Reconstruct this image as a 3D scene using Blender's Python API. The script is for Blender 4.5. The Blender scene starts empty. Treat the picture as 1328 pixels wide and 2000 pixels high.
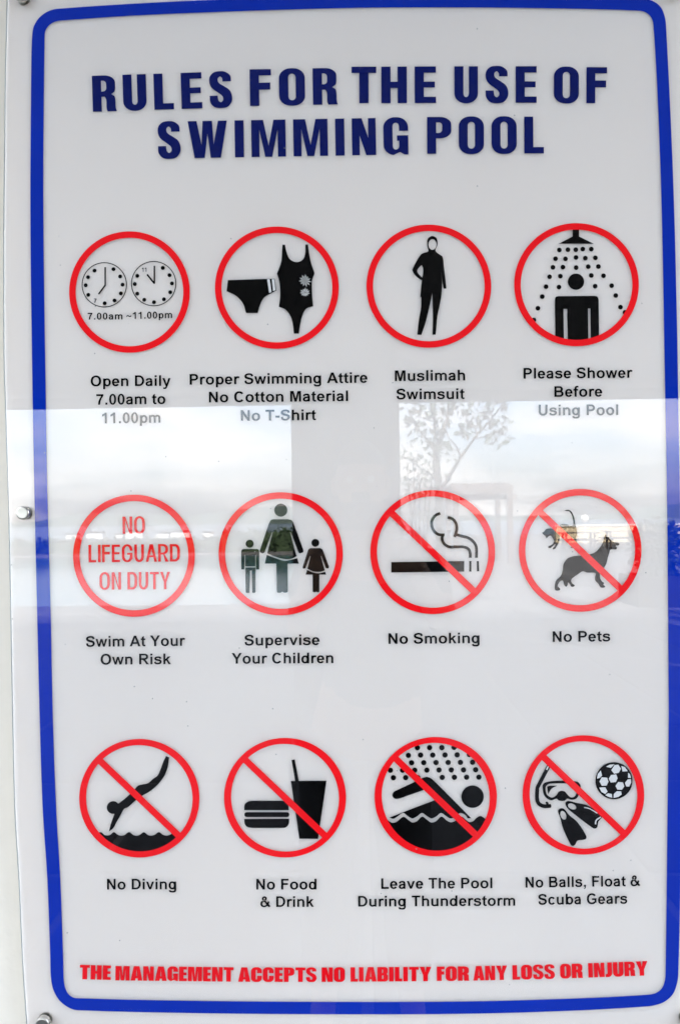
import bpy, bmesh, math, random
from mathutils import Vector, Matrix, geometry
random.seed(11)
C = bpy.context.scene
COL = C.collection
R_ = math.radians

# ------------------------------------------------------------------ camera
F = 2000 * 28 / 36.0                      # focal length in photo pixels
FOOT = (705.0, 1008.0)                    # photo pixel where the sign's normal through the lens lands
ROLL = R_(0.8)
EYE = Vector((0, -1.11, 1.55))
yc = Vector(((FOOT[0] - 664) / F, -(FOOT[1] - 1000) / F, -1)).normalized()
zc = Vector((-math.sin(ROLL), math.cos(ROLL), 0)); zc = (zc - yc * zc.dot(yc)).normalized()
xc = yc.cross(zc)
CW = Matrix((xc, yc, zc))                 # camera axes -> world axes
cd = bpy.data.cameras.new('camera'); cam = bpy.data.objects.new('camera', cd); COL.objects.link(cam)
cam.matrix_world = Matrix.Translation(EYE) @ CW.to_4x4()
cd.sensor_fit = 'VERTICAL'; cd.sensor_height = 36; cd.sensor_width = 24; cd.lens = 28
cd.clip_start = 0.01; cd.clip_end = 5000
cd.dof.use_dof = True; cd.dof.focus_distance = 1.08; cd.dof.aperture_fstop = 16
C.camera = cam

# ------------------------------------------------------------------ light
SUN_EL, SUN_AZ = R_(50), R_(0)
w = bpy.data.worlds.new('World'); C.world = w; w.use_nodes = True
nt = w.node_tree; nt.nodes.clear()
def N(t, typ, **k):
    n = t.nodes.new(typ)
    for a, b in k.items(): setattr(n, a, b)
    return n
sky = N(nt, 'ShaderNodeTexSky', sky_type='NISHITA', sun_disc=False, sun_elevation=SUN_EL, sun_rotation=SUN_AZ,
        altitude=0, air_density=0.8, dust_density=4.0, ozone_density=0.6)
bg = N(nt, 'ShaderNodeBackground'); out = N(nt, 'ShaderNodeOutputWorld')
bg.inputs['Strength'].default_value = 0.15
tc = N(nt, 'ShaderNodeTexCoord'); mp = N(nt, 'ShaderNodeMapping'); mp.inputs['Scale'].default_value = (1, 1, 3.4)
no = N(nt, 'ShaderNodeTexNoise'); no.inputs['Scale'].default_value = 4.6; no.inputs['Detail'].default_value = 7
no.inputs['Roughness'].default_value = 0.55; no.inputs['Distortion'].default_value = 0.25
cr = N(nt, 'ShaderNodeValToRGB'); cr.color_ramp.elements[0].position = 0.42; cr.color_ramp.elements[1].position = 0.66
mx = N(nt, 'ShaderNodeMixRGB'); mx.inputs['Color2'].default_value = (4.5, 4.25, 4.0, 1)
nt.links.new(tc.outputs['Generated'], mp.inputs['Vector']); nt.links.new(mp.outputs[0], no.inputs['Vector'])
nt.links.new(no.outputs['Fac'], cr.inputs[0]); nt.links.new(cr.outputs[0], mx.inputs['Fac'])
nt.links.new(sky.outputs[0], mx.inputs['Color1']); nt.links.new(mx.outputs[0], bg.inputs['Color'])
nt.links.new(bg.outputs[0], out.inputs['Surface'])
sd = bpy.data.lights.new('sun', 'SUN'); sun = bpy.data.objects.new('sun', sd); COL.objects.link(sun)
sd.energy = 2.4; sd.angle = R_(0.5); sd.color = (1.0, 0.95, 0.87)
sdir = Vector((math.sin(SUN_AZ) * math.cos(SUN_EL), math.cos(SUN_AZ) * math.cos(SUN_EL), math.sin(SUN_EL)))
sun.rotation_euler = sdir.to_track_quat('Z', 'Y').to_euler()
C.view_settings.view_transform = 'Standard'; C.view_settings.look = 'None'
C.view_settings.exposure = 3.36; C.view_settings.gamma = 1
C.cycles.use_denoising = True
C.cycles.max_bounces = 10; C.cycles.transparent_max_bounces = 16
C.cycles.sample_clamp_indirect = 8

# ------------------------------------------------------------------ measuring the sign
YP = -0.030                               # plane of the printed film
def S(px, py, y=YP):                      # survey mark on the sign -> metres (x, z) on its plane
    d = CW @ Vector(((px - 664) / F, -(py - 1000) / F, -1))
    k = (YP - EYE.y) / d.y
    p = EYE + d * k
    return Vector((p.x, y, p.z))
def FAR(px, py, L):                       # a place facing the sign, L metres along the sight line folded by the sign
    d = CW @ Vector(((px - 664) / F, -(py - 1000) / F, -1))
    p = EYE + d * (L / d.y)
    return Vector((p.x, 2 * -0.034 - p.y, p.z))
FY = lambda L: 2 * -0.034 - (EYE.y + L)

# ------------------------------------------------------------------ materials
def mat(name, col, rough=0.6, metal=0.0, noise=0.0, nscale=20, bump=0.0, spec=None, stretch=None):
    m = bpy.data.materials.new(name); m.use_nodes = True; t = m.node_tree; b = t.nodes['Principled BSDF']
    b.inputs['Base Color'].default_value = (*col, 1); b.inputs['Roughness'].default_value = rough
    b.inputs['Metallic'].default_value = metal
    if spec is not None: b.inputs['Specular IOR Level'].default_value = spec
    if noise or bump:
        tcx = N(t, 'ShaderNodeTexCoord'); mpx = N(t, 'ShaderNodeMapping'); n = N(t, 'ShaderNodeTexNoise')
        if stretch: mpx.inputs['Scale'].default_value = stretch
        n.inputs['Scale'].default_value = nscale; n.inputs['Detail'].default_value = 6
        t.links.new(tcx.outputs['Object'], mpx.inputs[0]); t.links.new(mpx.outputs[0], n.inputs['Vector'])
        if noise:
            r = N(t, 'ShaderNodeMapRange'); r.inputs[3].default_value = 1 - noise; r.inputs[4].default_value = 1 + noise
            v = N(t, 'ShaderNodeMixRGB', blend_type='MULTIPLY'); v.inputs[0].default_value = 1
            v.inputs[1].default_value = (*col, 1)
            t.links.new(n.outputs['Fac'], r.inputs[0]); t.links.new(r.outputs[0], v.inputs[2])
            t.links.new(v.outputs[0], b.inputs['Base Color'])
        if bump:
            bp = N(t, 'ShaderNodeBump'); bp.inputs['Strength'].default_value = bump; bp.inputs['Distance'].default_value = 0.01
            t.links.new(n.outputs['Fac'], bp.inputs['Height']); t.links.new(bp.outputs[0], b.inputs['Normal'])
    return m
M = {
    'wall': mat('plaster_wall', (.80, .765, .655), .85, noise=.04, nscale=25, bump=.15),
    'board': mat('white_backing', (.86, .78, .725), .55, noise=.03, nscale=4),
    'black': mat('black_ink', (.002, .002, .0022), .6, spec=0),
    'navy': mat('navy_ink', (.003, .009, .115), .6, spec=0, noise=.06, nscale=9),
    'blue': mat('blue_ink', (.001, .028, .41), .6, spec=0, noise=.10, nscale=7),
    'red': mat('red_ink', (.95, .010, .016), .6, spec=0, noise=.03, nscale=30),
    'crimson': mat('crimson_ink', (.84, .006, .014), .6, spec=0, noise=.05, nscale=30),
    'white': mat('white_ink', (.72, .72, .72), .6, spec=0),
    'grey': mat('grey_ink', (.68, .68, .66), .6, spec=0),
    'steel': mat('brushed_steel', (.56, .545, .50), .33, 1.0, noise=.10, nscale=160, bump=.03),
    'rubber': mat('dark_rubber', (.03, .03, .03), .6),
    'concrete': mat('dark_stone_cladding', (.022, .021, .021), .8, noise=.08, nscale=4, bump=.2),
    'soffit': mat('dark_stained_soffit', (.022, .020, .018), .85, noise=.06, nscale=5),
    'paving': mat('pale_stone_paving', (.115, .112, .108), .6, noise=.12, nscale=2.5, bump=.1),
    'band': mat('pale_granite_band', (.17, .165, .16), .8, noise=.2, nscale=5),
    'shaded_paving': mat('shade_darkened_paving', (.035, .036, .04), .75, noise=.2, nscale=3, bump=.15, spec=.2),  # terrace paving with the porch shade put into its colour
    'joint': mat('paving_bed', (.14, .135, .13), .9, noise=.1, nscale=9),
    'water': mat('pool_water', (.02, .09, .12), .10, noise=.1, nscale=3, bump=.25),
    'sea': mat('sea_water', (.03, .06, .075), .25, noise=.15, nscale=.02, bump=.4),
    'hill': mat('wooded_hill', (.07, .10, .08), .95, noise=.4, nscale=.02),
    'cream': mat('cream_wall', (.74, .62, .42), .8, noise=.07, nscale=2, bump=.1),
    'paint': mat('white_paint', (.78, .78, .76), .6, noise=.04, nscale=4),
    'timber': mat('weathered_timber', (.15, .115, .10), .75, noise=.3, nscale=8, stretch=(1, 1, .1), bump=.2),
    'bark': mat('grey_bark', (.10, .085, .07), .9, noise=.35, nscale=22, bump=.6),
    'leaf': mat('green_leaf', (.035, .075, .02), .5, noise=.5, nscale=6),
    'hedge': mat('dark_hedge_leaf', (.03, .06, .018), .6, noise=.5, nscale=4),
    'skin': mat('skin', (.42, .25, .17), .5, noise=.05, nscale=30),
    'hair': mat('black_hair', (.012, .010, .009), .5),
    'shirt': mat('charcoal_cloth', (.018, .019, .022), .9, noise=.2, nscale=60, bump=.3),
    'short': mat('dark_trousers', (.022, .024, .032), .9, noise=.2, nscale=60),
    'shoe': mat('shoe_leather', (.03, .025, .02), .6),
    'eye': mat('eye_white', (.7, .7, .68), .2),
    'plastic': mat('black_plastic', (.012, .012, .013), .45, bump=.1, nscale=300),
    'lensglass': mat('lens_glass', (.01, .01, .02), .03),
}
def clear_mat():
    m = bpy.data.materials.new('clear_acrylic'); m.use_nodes = True; t = m.node_tree; t.nodes.clear()
    o = N(t, 'ShaderNodeOutputMaterial'); tr = N(t, 'ShaderNodeBsdfTransparent'); gl = N(t, 'ShaderNodeBsdfGlossy')
    tr.inputs[0].default_value = (.985, .992, .988, 1); gl.inputs['Roughness'].default_value = 0.0
    geo = N(t, 'ShaderNodeNewGeometry'); mr = N(t, 'ShaderNodeMapRange'); mr.inputs[3].default_value = 1.50; mr.inputs[4].default_value = 1 / 1.50
    fr = N(t, 'ShaderNodeFresnel'); ms = N(t, 'ShaderNodeMixShader')
    t.links.new(geo.outputs['Backfacing'], mr.inputs[0]); t.links.new(mr.outputs[0], fr.inputs['IOR'])
    t.links.new(fr.outputs[0], ms.inputs[0]); t.links.new(tr.outputs[0], ms.inputs[1]); t.links.new(gl.outputs[0], ms.inputs[2])
    # a film of dust, wiping streaks and specks
    tcx = N(t, 'ShaderNodeTexCoord'); mpx = N(t, 'ShaderNodeMapping'); mpx.inputs['Scale'].default_value = (26, 1, 1.6)
    n = N(t, 'ShaderNodeTexNoise'); n.inputs['Scale'].default_value = 2.2; n.inputs['Detail'].default_value = 5
    t.links.new(tcx.outputs['Object'], mpx.inputs[0]); t.links.new(mpx.outputs[0], n.inputs['Vector'])
    r1 = N(t, 'ShaderNodeMapRange'); r1.inputs[1].default_value = .35; r1.inputs[2].default_value = .8
    r1.inputs[3].default_value = .0; r1.inputs[4].default_value = .006
    t.links.new(n.outputs['Fac'], r1.inputs[0])
    n2 = N(t, 'ShaderNodeTexNoise'); n2.inputs['Scale'].default_value = 3.0; n2.inputs['Detail'].default_value = 3
    r2 = N(t, 'ShaderNodeMapRange'); r2.inputs[1].default_value = .42; r2.inputs[2].default_value = .75
    t.links.new(tcx.outputs['Object'], n2.inputs['Vector']); t.links.new(n2.outputs['Fac'], r2.inputs[0])
    mu = N(t, 'ShaderNodeMath', operation='MULTIPLY'); t.links.new(r1.outputs[0], mu.inputs[0]); t.links.new(r2.outputs[0], mu.inputs[1])
    vo = N(t, 'ShaderNodeTexVoronoi'); vo.inputs['Scale'].default_value = 42
    t.links.new(tcx.outputs['Object'], vo.inputs['Vector'])
    r3 = N(t, 'ShaderNodeMapRange'); r3.inputs[1].default_value = .045; r3.inputs[2].default_value = .02
    r3.inputs[3].default_value = 0; r3.inputs[4].default_value = .5
    t.links.new(vo.outputs['Distance'], r3.inputs[0])
    gt = N(t, 'ShaderNodeMath', operation='GREATER_THAN'); gt.inputs[1].default_value = .80
    sep = N(t, 'ShaderNodeSeparateColor'); t.links.new(vo.outputs['Color'], sep.inputs[0]); t.links.new(sep.outputs[0], gt.inputs[0])
    m3 = N(t, 'ShaderNodeMath', operation='MULTIPLY'); t.links.new(r3.outputs[0], m3.inputs[0]); t.links.new(gt.outputs[0], m3.inputs[1])
    ad = N(t, 'ShaderNodeMath', operation='ADD', use_clamp=True); t.links.new(mu.outputs[0], ad.inputs[0]); t.links.new(m3.outputs[0], ad.inputs[1])
    df = N(t, 'ShaderNodeBsdfDiffuse'); df.inputs[0].default_value = (.62, .61, .58, 1)
    m2 = N(t, 'ShaderNodeMixShader'); t.links.new(ad.outputs[0], m2.inputs[0]); t.links.new(ms.outputs[0], m2.inputs[1]); t.links.new(df.outputs[0], m2.inputs[2])
    t.links.new(m2.outputs[0], o.inputs[0])
    return m
M['clear'] = clear_mat()
_b = M['board'].node_tree.nodes['Principled BSDF']   # opal sheet: light spreads a few millimetres inside it
_b.inputs['Subsurface Weight'].default_value = 1.0; _b.inputs['Subsurface Radius'].default_value = (1, 1, 1); _b.inputs['Subsurface Scale'].default_value = .022

M['edge'] = mat('polished_acrylic_edge', (.40, .42, .41), .4)

# ------------------------------------------------------------------ object helpers
def link(o, parent=None):
    COL.objects.link(o)
    if parent: o.parent = parent
    return o
def tag(o, label=None, cat=None, group=None, kind=None):
    for k, v in (('label', label), ('category', cat), ('group', group), ('kind', kind)):
        if v: o[k] = v
    return o
def empty(name, loc=(0, 0, 0)):
    o = bpy.data.objects.new(name, None); o.location = loc; o.empty_display_size = .1
    return link(o)
def mesh(name, verts, faces, m, parent=None, smooth=False, off=None):
    me = bpy.data.meshes.new(name)
    off = Vector(off) if off is not None else (parent.matrix_basis.translation if parent and parent.parent is None else Vector())
    if parent and parent.parent: off = parent.parent.matrix_basis.translation
    me.from_pydata([tuple(Vector(v) - off) for v in verts], [], faces)
    for x in (m if isinstance(m, (list, tuple)) else [m]): me.materials.append(x)
    if smooth:
        for p in me.polygons: p.use_smooth = True
    me.update()
    return link(bpy.data.objects.new(name, me), parent)
def boxv(x0, x1, y0, y1, z0, z1):
    v = [(x, y, z) for z in (z0, z1) for y in (y0, y1) for x in (x0, x1)]
    f = [(0, 2, 3, 1), (4, 5, 7, 6), (0, 1, 5, 4), (2, 6, 7, 3), (0, 4, 6, 2), (1, 3, 7, 5)]
    return v, f
def boxes(name, L, m, parent=None, bevel=0.0):
    bm = bmesh.new()
    for b in L:
        v, f = boxv(*b); vs = [bm.verts.new(p) for p in v]
        for q in f: bm.faces.new([vs[i] for i in q])
    if bevel: bmesh.ops.bevel(bm, geom=bm.edges[:], offset=bevel, segments=2, affect='EDGES', profile=.6)
    vs = [v.co.copy() for v in bm.verts]; bm.verts.index_update()
    fs = [[v.index for v in f.verts] for f in bm.faces]; bm.free()
    return mesh(name, vs, fs, m, parent)

# ------------------------------------------------------------------ flat print: polygons in survey marks
DEPTH = {'black': 0.0, 'navy': 0.0, 'blue': 0.0, 'crimson': 0.0, 'white': -1e-4, 'grey': -1e-4, 'red': -2e-4}
class Ink:
    def __init__(s): s.v = []; s.f = []; s.layer = 0; s.lay = []
    def poly(s, rings):
        pts = [[Vector((x, y, 0)) for x, y in r] for r in rings]
        tris = geometry.tessellate_polygon(pts); b = len(s.v)
        s.lay += [0] * (len(s.v) - len(s.lay))
        for r in pts: s.v += [(p.x, p.y) for p in r]; s.lay += [s.layer] * len(r)
        s.f += [tuple(b + i for i in t) for t in tris]
    def strip(s, pts, wd):
        n = len(pts); wd = wd if isinstance(wd, (list, tuple)) else [wd] * n
        L, Rr = [], []
        for i in range(n):
            a = pts[max(0, i - 1)]; c = pts[min(n - 1, i + 1)]
            d = Vector((c[0] - a[0], c[1] - a[1])).normalized(); k = wd[i] / 2
            if 0 < i < n - 1:
                e = Vector((pts[i][0] - a[0], pts[i][1] - a[1])).normalized(); k /= max(.5, abs(e.dot(d)))
            L.append((pts[i][0] - d.y * k, pts[i][1] + d.x * k)); Rr.append((pts[i][0] + d.y * k, pts[i][1] - d.x * k))
        b = len(s.v); s.v += L + Rr
        s.f += [(b + i, b + i + 1, b + n + i + 1, b + n + i) for i in range(n - 1)]
    def disc(s, x, y, r, n=28, ry=None):
        s.poly([ell(x, y, r, ry or r, n)])
    def ring(s, x, y, rx, ry, t, n=160):
        b = len(s.v); s.v += ell(x, y, rx, ry, n) + ell(x, y, rx - t, ry - t, n)
        s.f += [(b + i, b + (i + 1) % n, b + n + (i + 1) % n, b + n + i) for i in range(n)]
    def build(s, name, ink, parent, y=None):
        # faces of one piece of film that overlap are a hair apart so no two lie in one plane
        y = YP + DEPTH[ink] if y is None else y
        s.lay += [0] * (len(s.v) - len(s.lay))
        return mesh(name, [S(px, py, y - 2e-5 * l) for (px, py), l in zip(s.v, s.lay)], s.f, M[ink], parent)
def ell(x, y, rx, ry, n=32, rot=0.0):
    c, sn = math.cos(rot), math.sin(rot); o = []
    for i in range(n):
        a = 2 * math.pi * i / n; u, v = rx * math.cos(a), ry * math.sin(a)
        o.append((x + u * c - v * sn, y + u * sn + v * c))
    return o
def arc(x, y, r, a0, a1, n=24, ry=None):
    ry = ry or r
    return [(x + r * math.cos(R_(a0 + (a1 - a0) * i / n)), y + ry * math.sin(R_(a0 + (a1 - a0) * i / n))) for i in range(n + 1)]
def cat(pts, corner, closed=True, k=6):
    n = len(pts); o = []
    for i in range(n if closed else n - 1):
        p1 = Vector(pts[i]); p2 = Vector(pts[(i + 1) % n])
        p0 = Vector(pts[(i - 1) % n]) if (closed or i > 0) else p1
        p3 = Vector(pts[(i + 2) % n]) if (closed or i < n - 2) else p2
        c1, c2 = i in corner, (i + 1) % n in corner
        if c1 and c2: o.append(tuple(p1)); continue
        l = (p2 - p1).length
        t1 = (p2 - p1) if c1 else (p2 - p0) / max(1e-9, (p2 - p1).length + (p1 - p0).length) * l
        t2 = (p2 - p1) if c2 else (p3 - p1) / max(1e-9, (p3 - p2).length + (p2 - p1).length) * l
        for j in range(k):
            t = j / k; t_2 = t * t; t_3 = t_2 * t
            o.append(tuple(p1 * (2 * t_3 - 3 * t_2 + 1) + t1 * (t_3 - 2 * t_2 + t) + p2 * (3 * t_2 - 2 * t_3) + t2 * (t_3 - t_2)))
    if not closed: o.append(tuple(pts[-1]))
    return o
def sp(text, closed=True, o=(0, 0), s=5.1077, k=6):   # "x,y" smooth points, "x,yc" corners
    pts, cn = [], set()
    for i, q in enumerate(text.split()):
        if q.endswith('c'): cn.add(i); q = q[:-1]
        x, y = q.split(','); pts.append((o[0] + float(x) / s, o[1] + float(y) / s))
    return cat(pts, cn, closed, k)

# ------------------------------------------------------------------ condensed capitals drawn as outlines (unit cap height, y up)
def rr(x0, y0, x1, y1, rx, ry, n=7):
    o = []
    for cx, cy, a in ((x1 - rx, y1 - ry, 0), (x0 + rx, y1 - ry, 90), (x0 + rx, y0 + ry, 180), (x1 - rx, y0 + ry, 270)):
        o += arc(cx, cy, rx, a, a + 90, n, ry)
    return o
SPTS = "731,113c 728,85 705,66 680,62 650,67 630,88 628,120 640,145 665,165 688,185 691,203 680,214 669,205 665,181c 627,181c 630,215 650,238 680,243 712,237 732,210 733,180 722,155 700,138 672,118 668,99 679,88 689,98 690,113c"
STHIN = "731,113c 726,82 705,66 680,63 650,67 630,86 629,112 642,140 668,152 700,164 713,178 715,198 703,220 682,228 658,222 645,204 643,181c 627,184c 630,215 650,238 680,243 712,237 731,216 733,190 724,162 702,146 668,134 648,122 646,100 658,82 680,77 702,84 713,100 714,116c"
def glyph(ch, w, s, b):
    m, ov = .42, .012
    rx = min(w * .48, .30); ry = .27 if s > .2 else .34
    ix, iy = max(.01, rx - s), max(.02, min(.17, ry - b))
    if s > .2: ix = min((w - 2 * s) / 2 * .98, .12); iy = .10
    else: ix = min((w - 2 * s) / 2 * .98, rx - s * .6); iy = ry - b * .7
    if ch == 'I': return [[[(0, 0), (0, 1), (s, 1), (s, 0)]]]
    if ch == 'L': return [[[(0, 0), (0, 1), (s, 1), (s, b), (w, b), (w, 0)]]]
    if ch == 'E': return [[[(0, 0), (0, 1), (w, 1), (w, 1 - b), (s, 1 - b), (s, .5 + b / 2), (w * .95, .5 + b / 2), (w * .95, .5 - b / 2 + .01), (s, .5 - b / 2 + .01), (s, b), (w, b), (w, 0)]]]
    if ch == 'F': return [[[(0, 0), (0, 1), (w, 1), (w, 1 - b), (s, 1 - b), (s, .46 + b), (w * .96, .46 + b), (w * .96, .44), (s, .44), (s, 0)]]]
    if ch == 'T': a, c = w / 2 - s / 2, w / 2 + s / 2; return [[[(a, 0), (a, 1 - b), (0, 1 - b), (0, 1), (w, 1), (w, 1 - b), (c, 1 - b), (c, 0)]]]
    if ch == 'H': return [[[(0, 0), (0, 1), (s, 1), (s, .5 + b / 2), (w - s, .5 + b / 2), (w - s, 1), (w, 1), (w, 0), (w - s, 0), (w - s, .5 - b / 2), (s, .5 - b / 2), (s, 0)]]]
    if ch == 'M':
        q = s * (.88 if s > .2 else 1); k = s * .38
        return [[[(0, 0), (0, 1), (s * 1.32, 1), (w / 2, .30), (w - s * 1.32, 1), (w, 1), (w, 0), (w - q, 0), (w - q, .74), (w / 2 + k, 0), (w / 2 - k, 0), (q, .74), (q, 0)]]]
    if ch == 'N':
        q = s * (.84 if s > .2 else 1); e = .47 if s > .2 else .20
        return [[[(0, 0), (0, 1), (s * 1.08, 1), (w - q, e), (w - q, 1), (w, 1), (w, 0), (w - s * 1.08, 0), (q, 1 - e), (q, 0)]]]
    if ch == 'W':
        f, g = .165 * w, .165 * w + s * 1.12
        return [[[(0, 1), (s * .98, 1), (f + s * .78, .36), (w / 2 - s * .52, 1), (w / 2 + s * .52, 1), (w - f - s * .78, .36), (w - s * .98, 1), (w, 1), (w - f, 0), (w - g, 0), (w / 2, .66), (g, 0), (f, 0)]]]
    if ch == 'Y':
        a, c = w / 2 - s / 2, w / 2 + s / 2
        return [[[(0, 1), (s * 1.08, 1), (w / 2, .62 if s > .2 else .56), (w - s * 1.08, 1), (w, 1), (c, .42), (c, 0), (a, 0), (a, .42)]]]
    if ch == 'A':
        t = s * 1.25; a = w / 2 - t / 2; yb = .16 if s > .2 else .26; bb = b * .85
        xi = lambda y: s + (a - (.0 if s < .2 else .02)) * y
        yt = (w / 2 - s) / a
        outer = [(0, 0), (a, 1), (w - a, 1), (w, 0), (w - s, 0), (w - xi(yb), yb), (xi(yb), yb), (s, 0)]
        if s > .2: hole = [(w / 2 - .035, yb + bb), (w / 2, .80), (w / 2 + .035, yb + bb)]
        else: hole = [(xi(yb + bb), yb + bb), (w / 2, yt - .01), (w - xi(yb + bb), yb + bb)]
        return [[outer, hole]]
    if ch == 'O': return [[rr(0, -ov, w, 1 + ov, rx, ry), rr(s, b * .8, w - s, 1 - b * .8, ix, iy)]]
    if ch == 'D': return [[[(0, 0), (0, 1)] + arc(w - rx, 1 - ry, rx, 90, 0, 8, ry) + arc(w - rx, ry, rx, 0, -90, 8, ry),
                           [(s, b)] + arc(w - s - ix, b + iy, ix, -90, 0, 6, iy) + arc(w - s - ix, 1 - b - iy, ix, 0, 90, 6, iy) + [(s, 1 - b)]]]
    if ch in 'PR':
        rb = .2 if s > .2 else .26; rxb = min(rx, w - s * .5); hi = (w - s)
        ib = .09 if s > .2 else rb - b * .7; ixb = min(ib, (w - 2 * s) * .9)
        m2 = m if ch == 'P' else m - .01
        hole = [(s, m2 + b * .85)] + arc(hi - ixb, m2 + b * .85 + ib, ixb, -90, 0, 6, ib) + arc(hi - ixb, 1 - b * .85 - ib, ixb, 0, 90, 6, ib) + [(s, 1 - b * .85)]
        top = [(0, 0), (0, 1)] + arc(w - rxb, 1 - rb, rxb, 90, 0, 8, rb)
        if ch == 'P': return [[top + arc(w - rxb, m + rb, rxb, 0, -90, 8, rb) + [(s, m), (s, 0)], hole]]
        if s > .2: leg = cat([(w, .64), (w - .02, .55), (w - .11, .475), (w - .03, .42), (w - .005, .33), (w, .1), (w + .03, 0), (w - s + .02, 0), (w - s - .005, .08), (w - s - .01, .33), (w - s - .05, m2), (s, m2), (s, 0)], {0, 2, 6, 7, 10, 11, 12}, False, 4)
        else: leg = arc(w - rxb, m2 + rb, rxb, 0, -75, 8, rb) + [(w + .03, 0), (w - s - .02, 0), (w * .52, m2), (s, m2), (s, 0)]
        return [[top + leg, hole]]
    if ch == 'B':
        rb = .17; o = [(0, 0), (0, 1)] + arc(w - .2 - .02, 1 - rb, .2, 90, 0, 7, rb) + [(w - .02, .62)] + [(w - .09, .52)] + arc(w - .2, .36, .2, 40, 0, 4, rb) + arc(w - .2, rb, .2, 0, -90, 7, rb)
        return [[o, rr(s, b * .85, w - s, .5 - b * .35, .035, .06, 4), rr(s, .5 + b * .4, w - s - .02, 1 - b * .85, .035, .06, 4)]]
    if ch == 'U': return [[[(0, 1)] + arc(rx, ry - ov, rx, 180, 270, 8, ry) + arc(w - rx, ry - ov, rx, 270, 360, 8, ry) + [(w, 1), (w - s, 1)] + arc(w - s - ix, b + iy - ov, ix, 0, -90, 6, iy) + arc(s + ix, b + iy - ov, ix, 270, 180, 6, iy) + [(s, 1)]]]
    if ch == 'J': return [[[(w - s, 1), (w, 1)] + arc(w - .26, .25, .26, 0, -90, 8, .26) + [(0, -.01), (0, b)] + arc(w - s - .06, b + .06, .06, -90, 0, 4)]]
    if ch == 'C':
        return [[[(w, .60)] + arc(w - rx, 1 - ry + ov, rx, 0, 90, 8, ry) + arc(rx, 1 - ry + ov, rx, 90, 180, 8, ry) + arc(rx, ry - ov, rx, 180, 270, 8, ry) + arc(w - rx, ry - ov, rx, 270, 360, 8, ry) + [(w, .42), (w - s, .42)]
                 + arc(w - s - ix, b * .8 + iy, ix, 0, -90, 6, iy) + arc(s + ix, b * .8 + iy, ix, 270, 180, 6, iy) + arc(s + ix, 1 - b * .8 - iy, ix, 180, 90, 6, iy) + arc(w - s - ix, 1 - b * .8 - iy, ix, 90, 0, 6, iy) + [(w - s, .60)]]]
    if ch == 'G':
        mid = w / 2 + (.03 if s > .2 else 0)
        return [[[(w, .64)] + arc(w - rx, 1 - ry + ov, rx, 0, 90, 8, ry) + arc(rx, 1 - ry + ov, rx, 90, 180, 8, ry) + arc(rx, ry - ov, rx, 180, 262, 8, ry)
                 + ([(w - s + .02, .07), (w - .10, 0), (w, 0)] if s > .2 else arc(w - rx, ry - ov, rx, 270, 318, 6, ry) + [(w, ry * .55)]) + [(w, .52), (mid, .52), (mid, .52 - b * .85), (w - s, .52 - b * .85)]
                 + (arc(w - s - ix, b * .8 + iy, ix, 0, -90, 6, iy)) + arc(s + ix, b * .8 + iy, ix, 270, 180, 6, iy) + arc(s + ix, 1 - b * .8 - iy, ix, 180, 90, 6, iy) + arc(w - s - ix, 1 - b * .8 - iy, ix, 90, 0, 6, iy) + [(w - s, .64)]]]
    if ch == 'S':
        pts = sp(SPTS if s > .2 else STHIN, True, (0, 0), 1, 5)
        return [[[((x - 627) / 106 * w, (243 - y) / 181 * (1 + 2 * ov) - ov) for x, y in pts]]]
    raise KeyError(ch)
TITLE = (dict(R=.62, U=.63, L=.53, E=.56, S=.60, F=.56, O=.68, T=.65, H=.67, W=1.05, I=.24, M=.92, N=.64, G=.66, P=.65), .243, .172, .205)
IMPACT = (dict(T=.66, H=.72, E=.53, M=.95, A=.80, N=.72, G=.71, C=.71, P=.69, S=.68, O=.72, L=.50, I=.32, B=.72, Y=.80, F=.50, R=.71, U=.71, J=.44), .31, .20, .065)
NARROW = (dict(N=.54, O=.60, L=.43, I=.125, F=.45, E=.46, G=.60, U=.54, A=.63, R=.56, D=.56, T=.52, Y=.58), .150, .130, .10)
def letters(ink, text, style, x0, x1, y0, y1, h, lean=0.0):
    W, s, b, gap = style; x = 0; items = []
    for ch in text:
        if ch == ' ': x += gap * 2.2 + .05; continue
        wd = W[ch]; items.append((ch, x, wd)); x += wd + gap
        if ch == 'A' or ch == 'Y' or ch == 'T': x -= gap * .35
    tot = items[-1][1] + items[-1][2]; k = (x1 - x0) / tot
    a = math.atan2(y1 - y0, x1 - x0); up = a + lean
    for ch, gx, wd in items:
        for rings in glyph(ch, wd, s, b):
            ink.poly([[(x0 + (gx + u) * k + v * h * math.sin(up), y0 + (gx + u) * k * math.tan(a) - v * h * math.cos(up)) for u, v in r] for r in rings])
# the captions' bold sans, drawn per letter from bars, bowls and strokes (1000 units to the em, y up)
def _sg(v, p): return math.copysign(abs(v) ** p, v)
def ea(cx, cy, rx, ry, a0, a1, tv, th, n=26, p=.9):      # part of a bowl: thick at the sides, thinner above and below
    O = [(cx + rx * _sg(math.cos(R_(a0 + (a1 - a0) * i / n)), p), cy + ry * _sg(math.sin(R_(a0 + (a1 - a0) * i / n)), p)) for i in range(n + 1)]
    I = [(cx + (rx - tv) * _sg(math.cos(R_(a0 + (a1 - a0) * i / n)), p), cy + (ry - th) * _sg(math.sin(R_(a0 + (a1 - a0) * i / n)), p)) for i in range(n + 1)]
    return [O + I[::-1]]
def ring2(x0, x1, y0, y1, tv, th):
    cx, cy, rx, ry = (x0 + x1) / 2, (y0 + y1) / 2, (x1 - x0) / 2, (y1 - y0) / 2; f = lambda a, b: [(cx + a * _sg(math.cos(math.pi * i / 18), .92), cy + b * _sg(math.sin(math.pi * i / 18), .92)) for i in range(36)]
    return [f(rx, ry), f(rx - tv, ry - th)]
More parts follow.
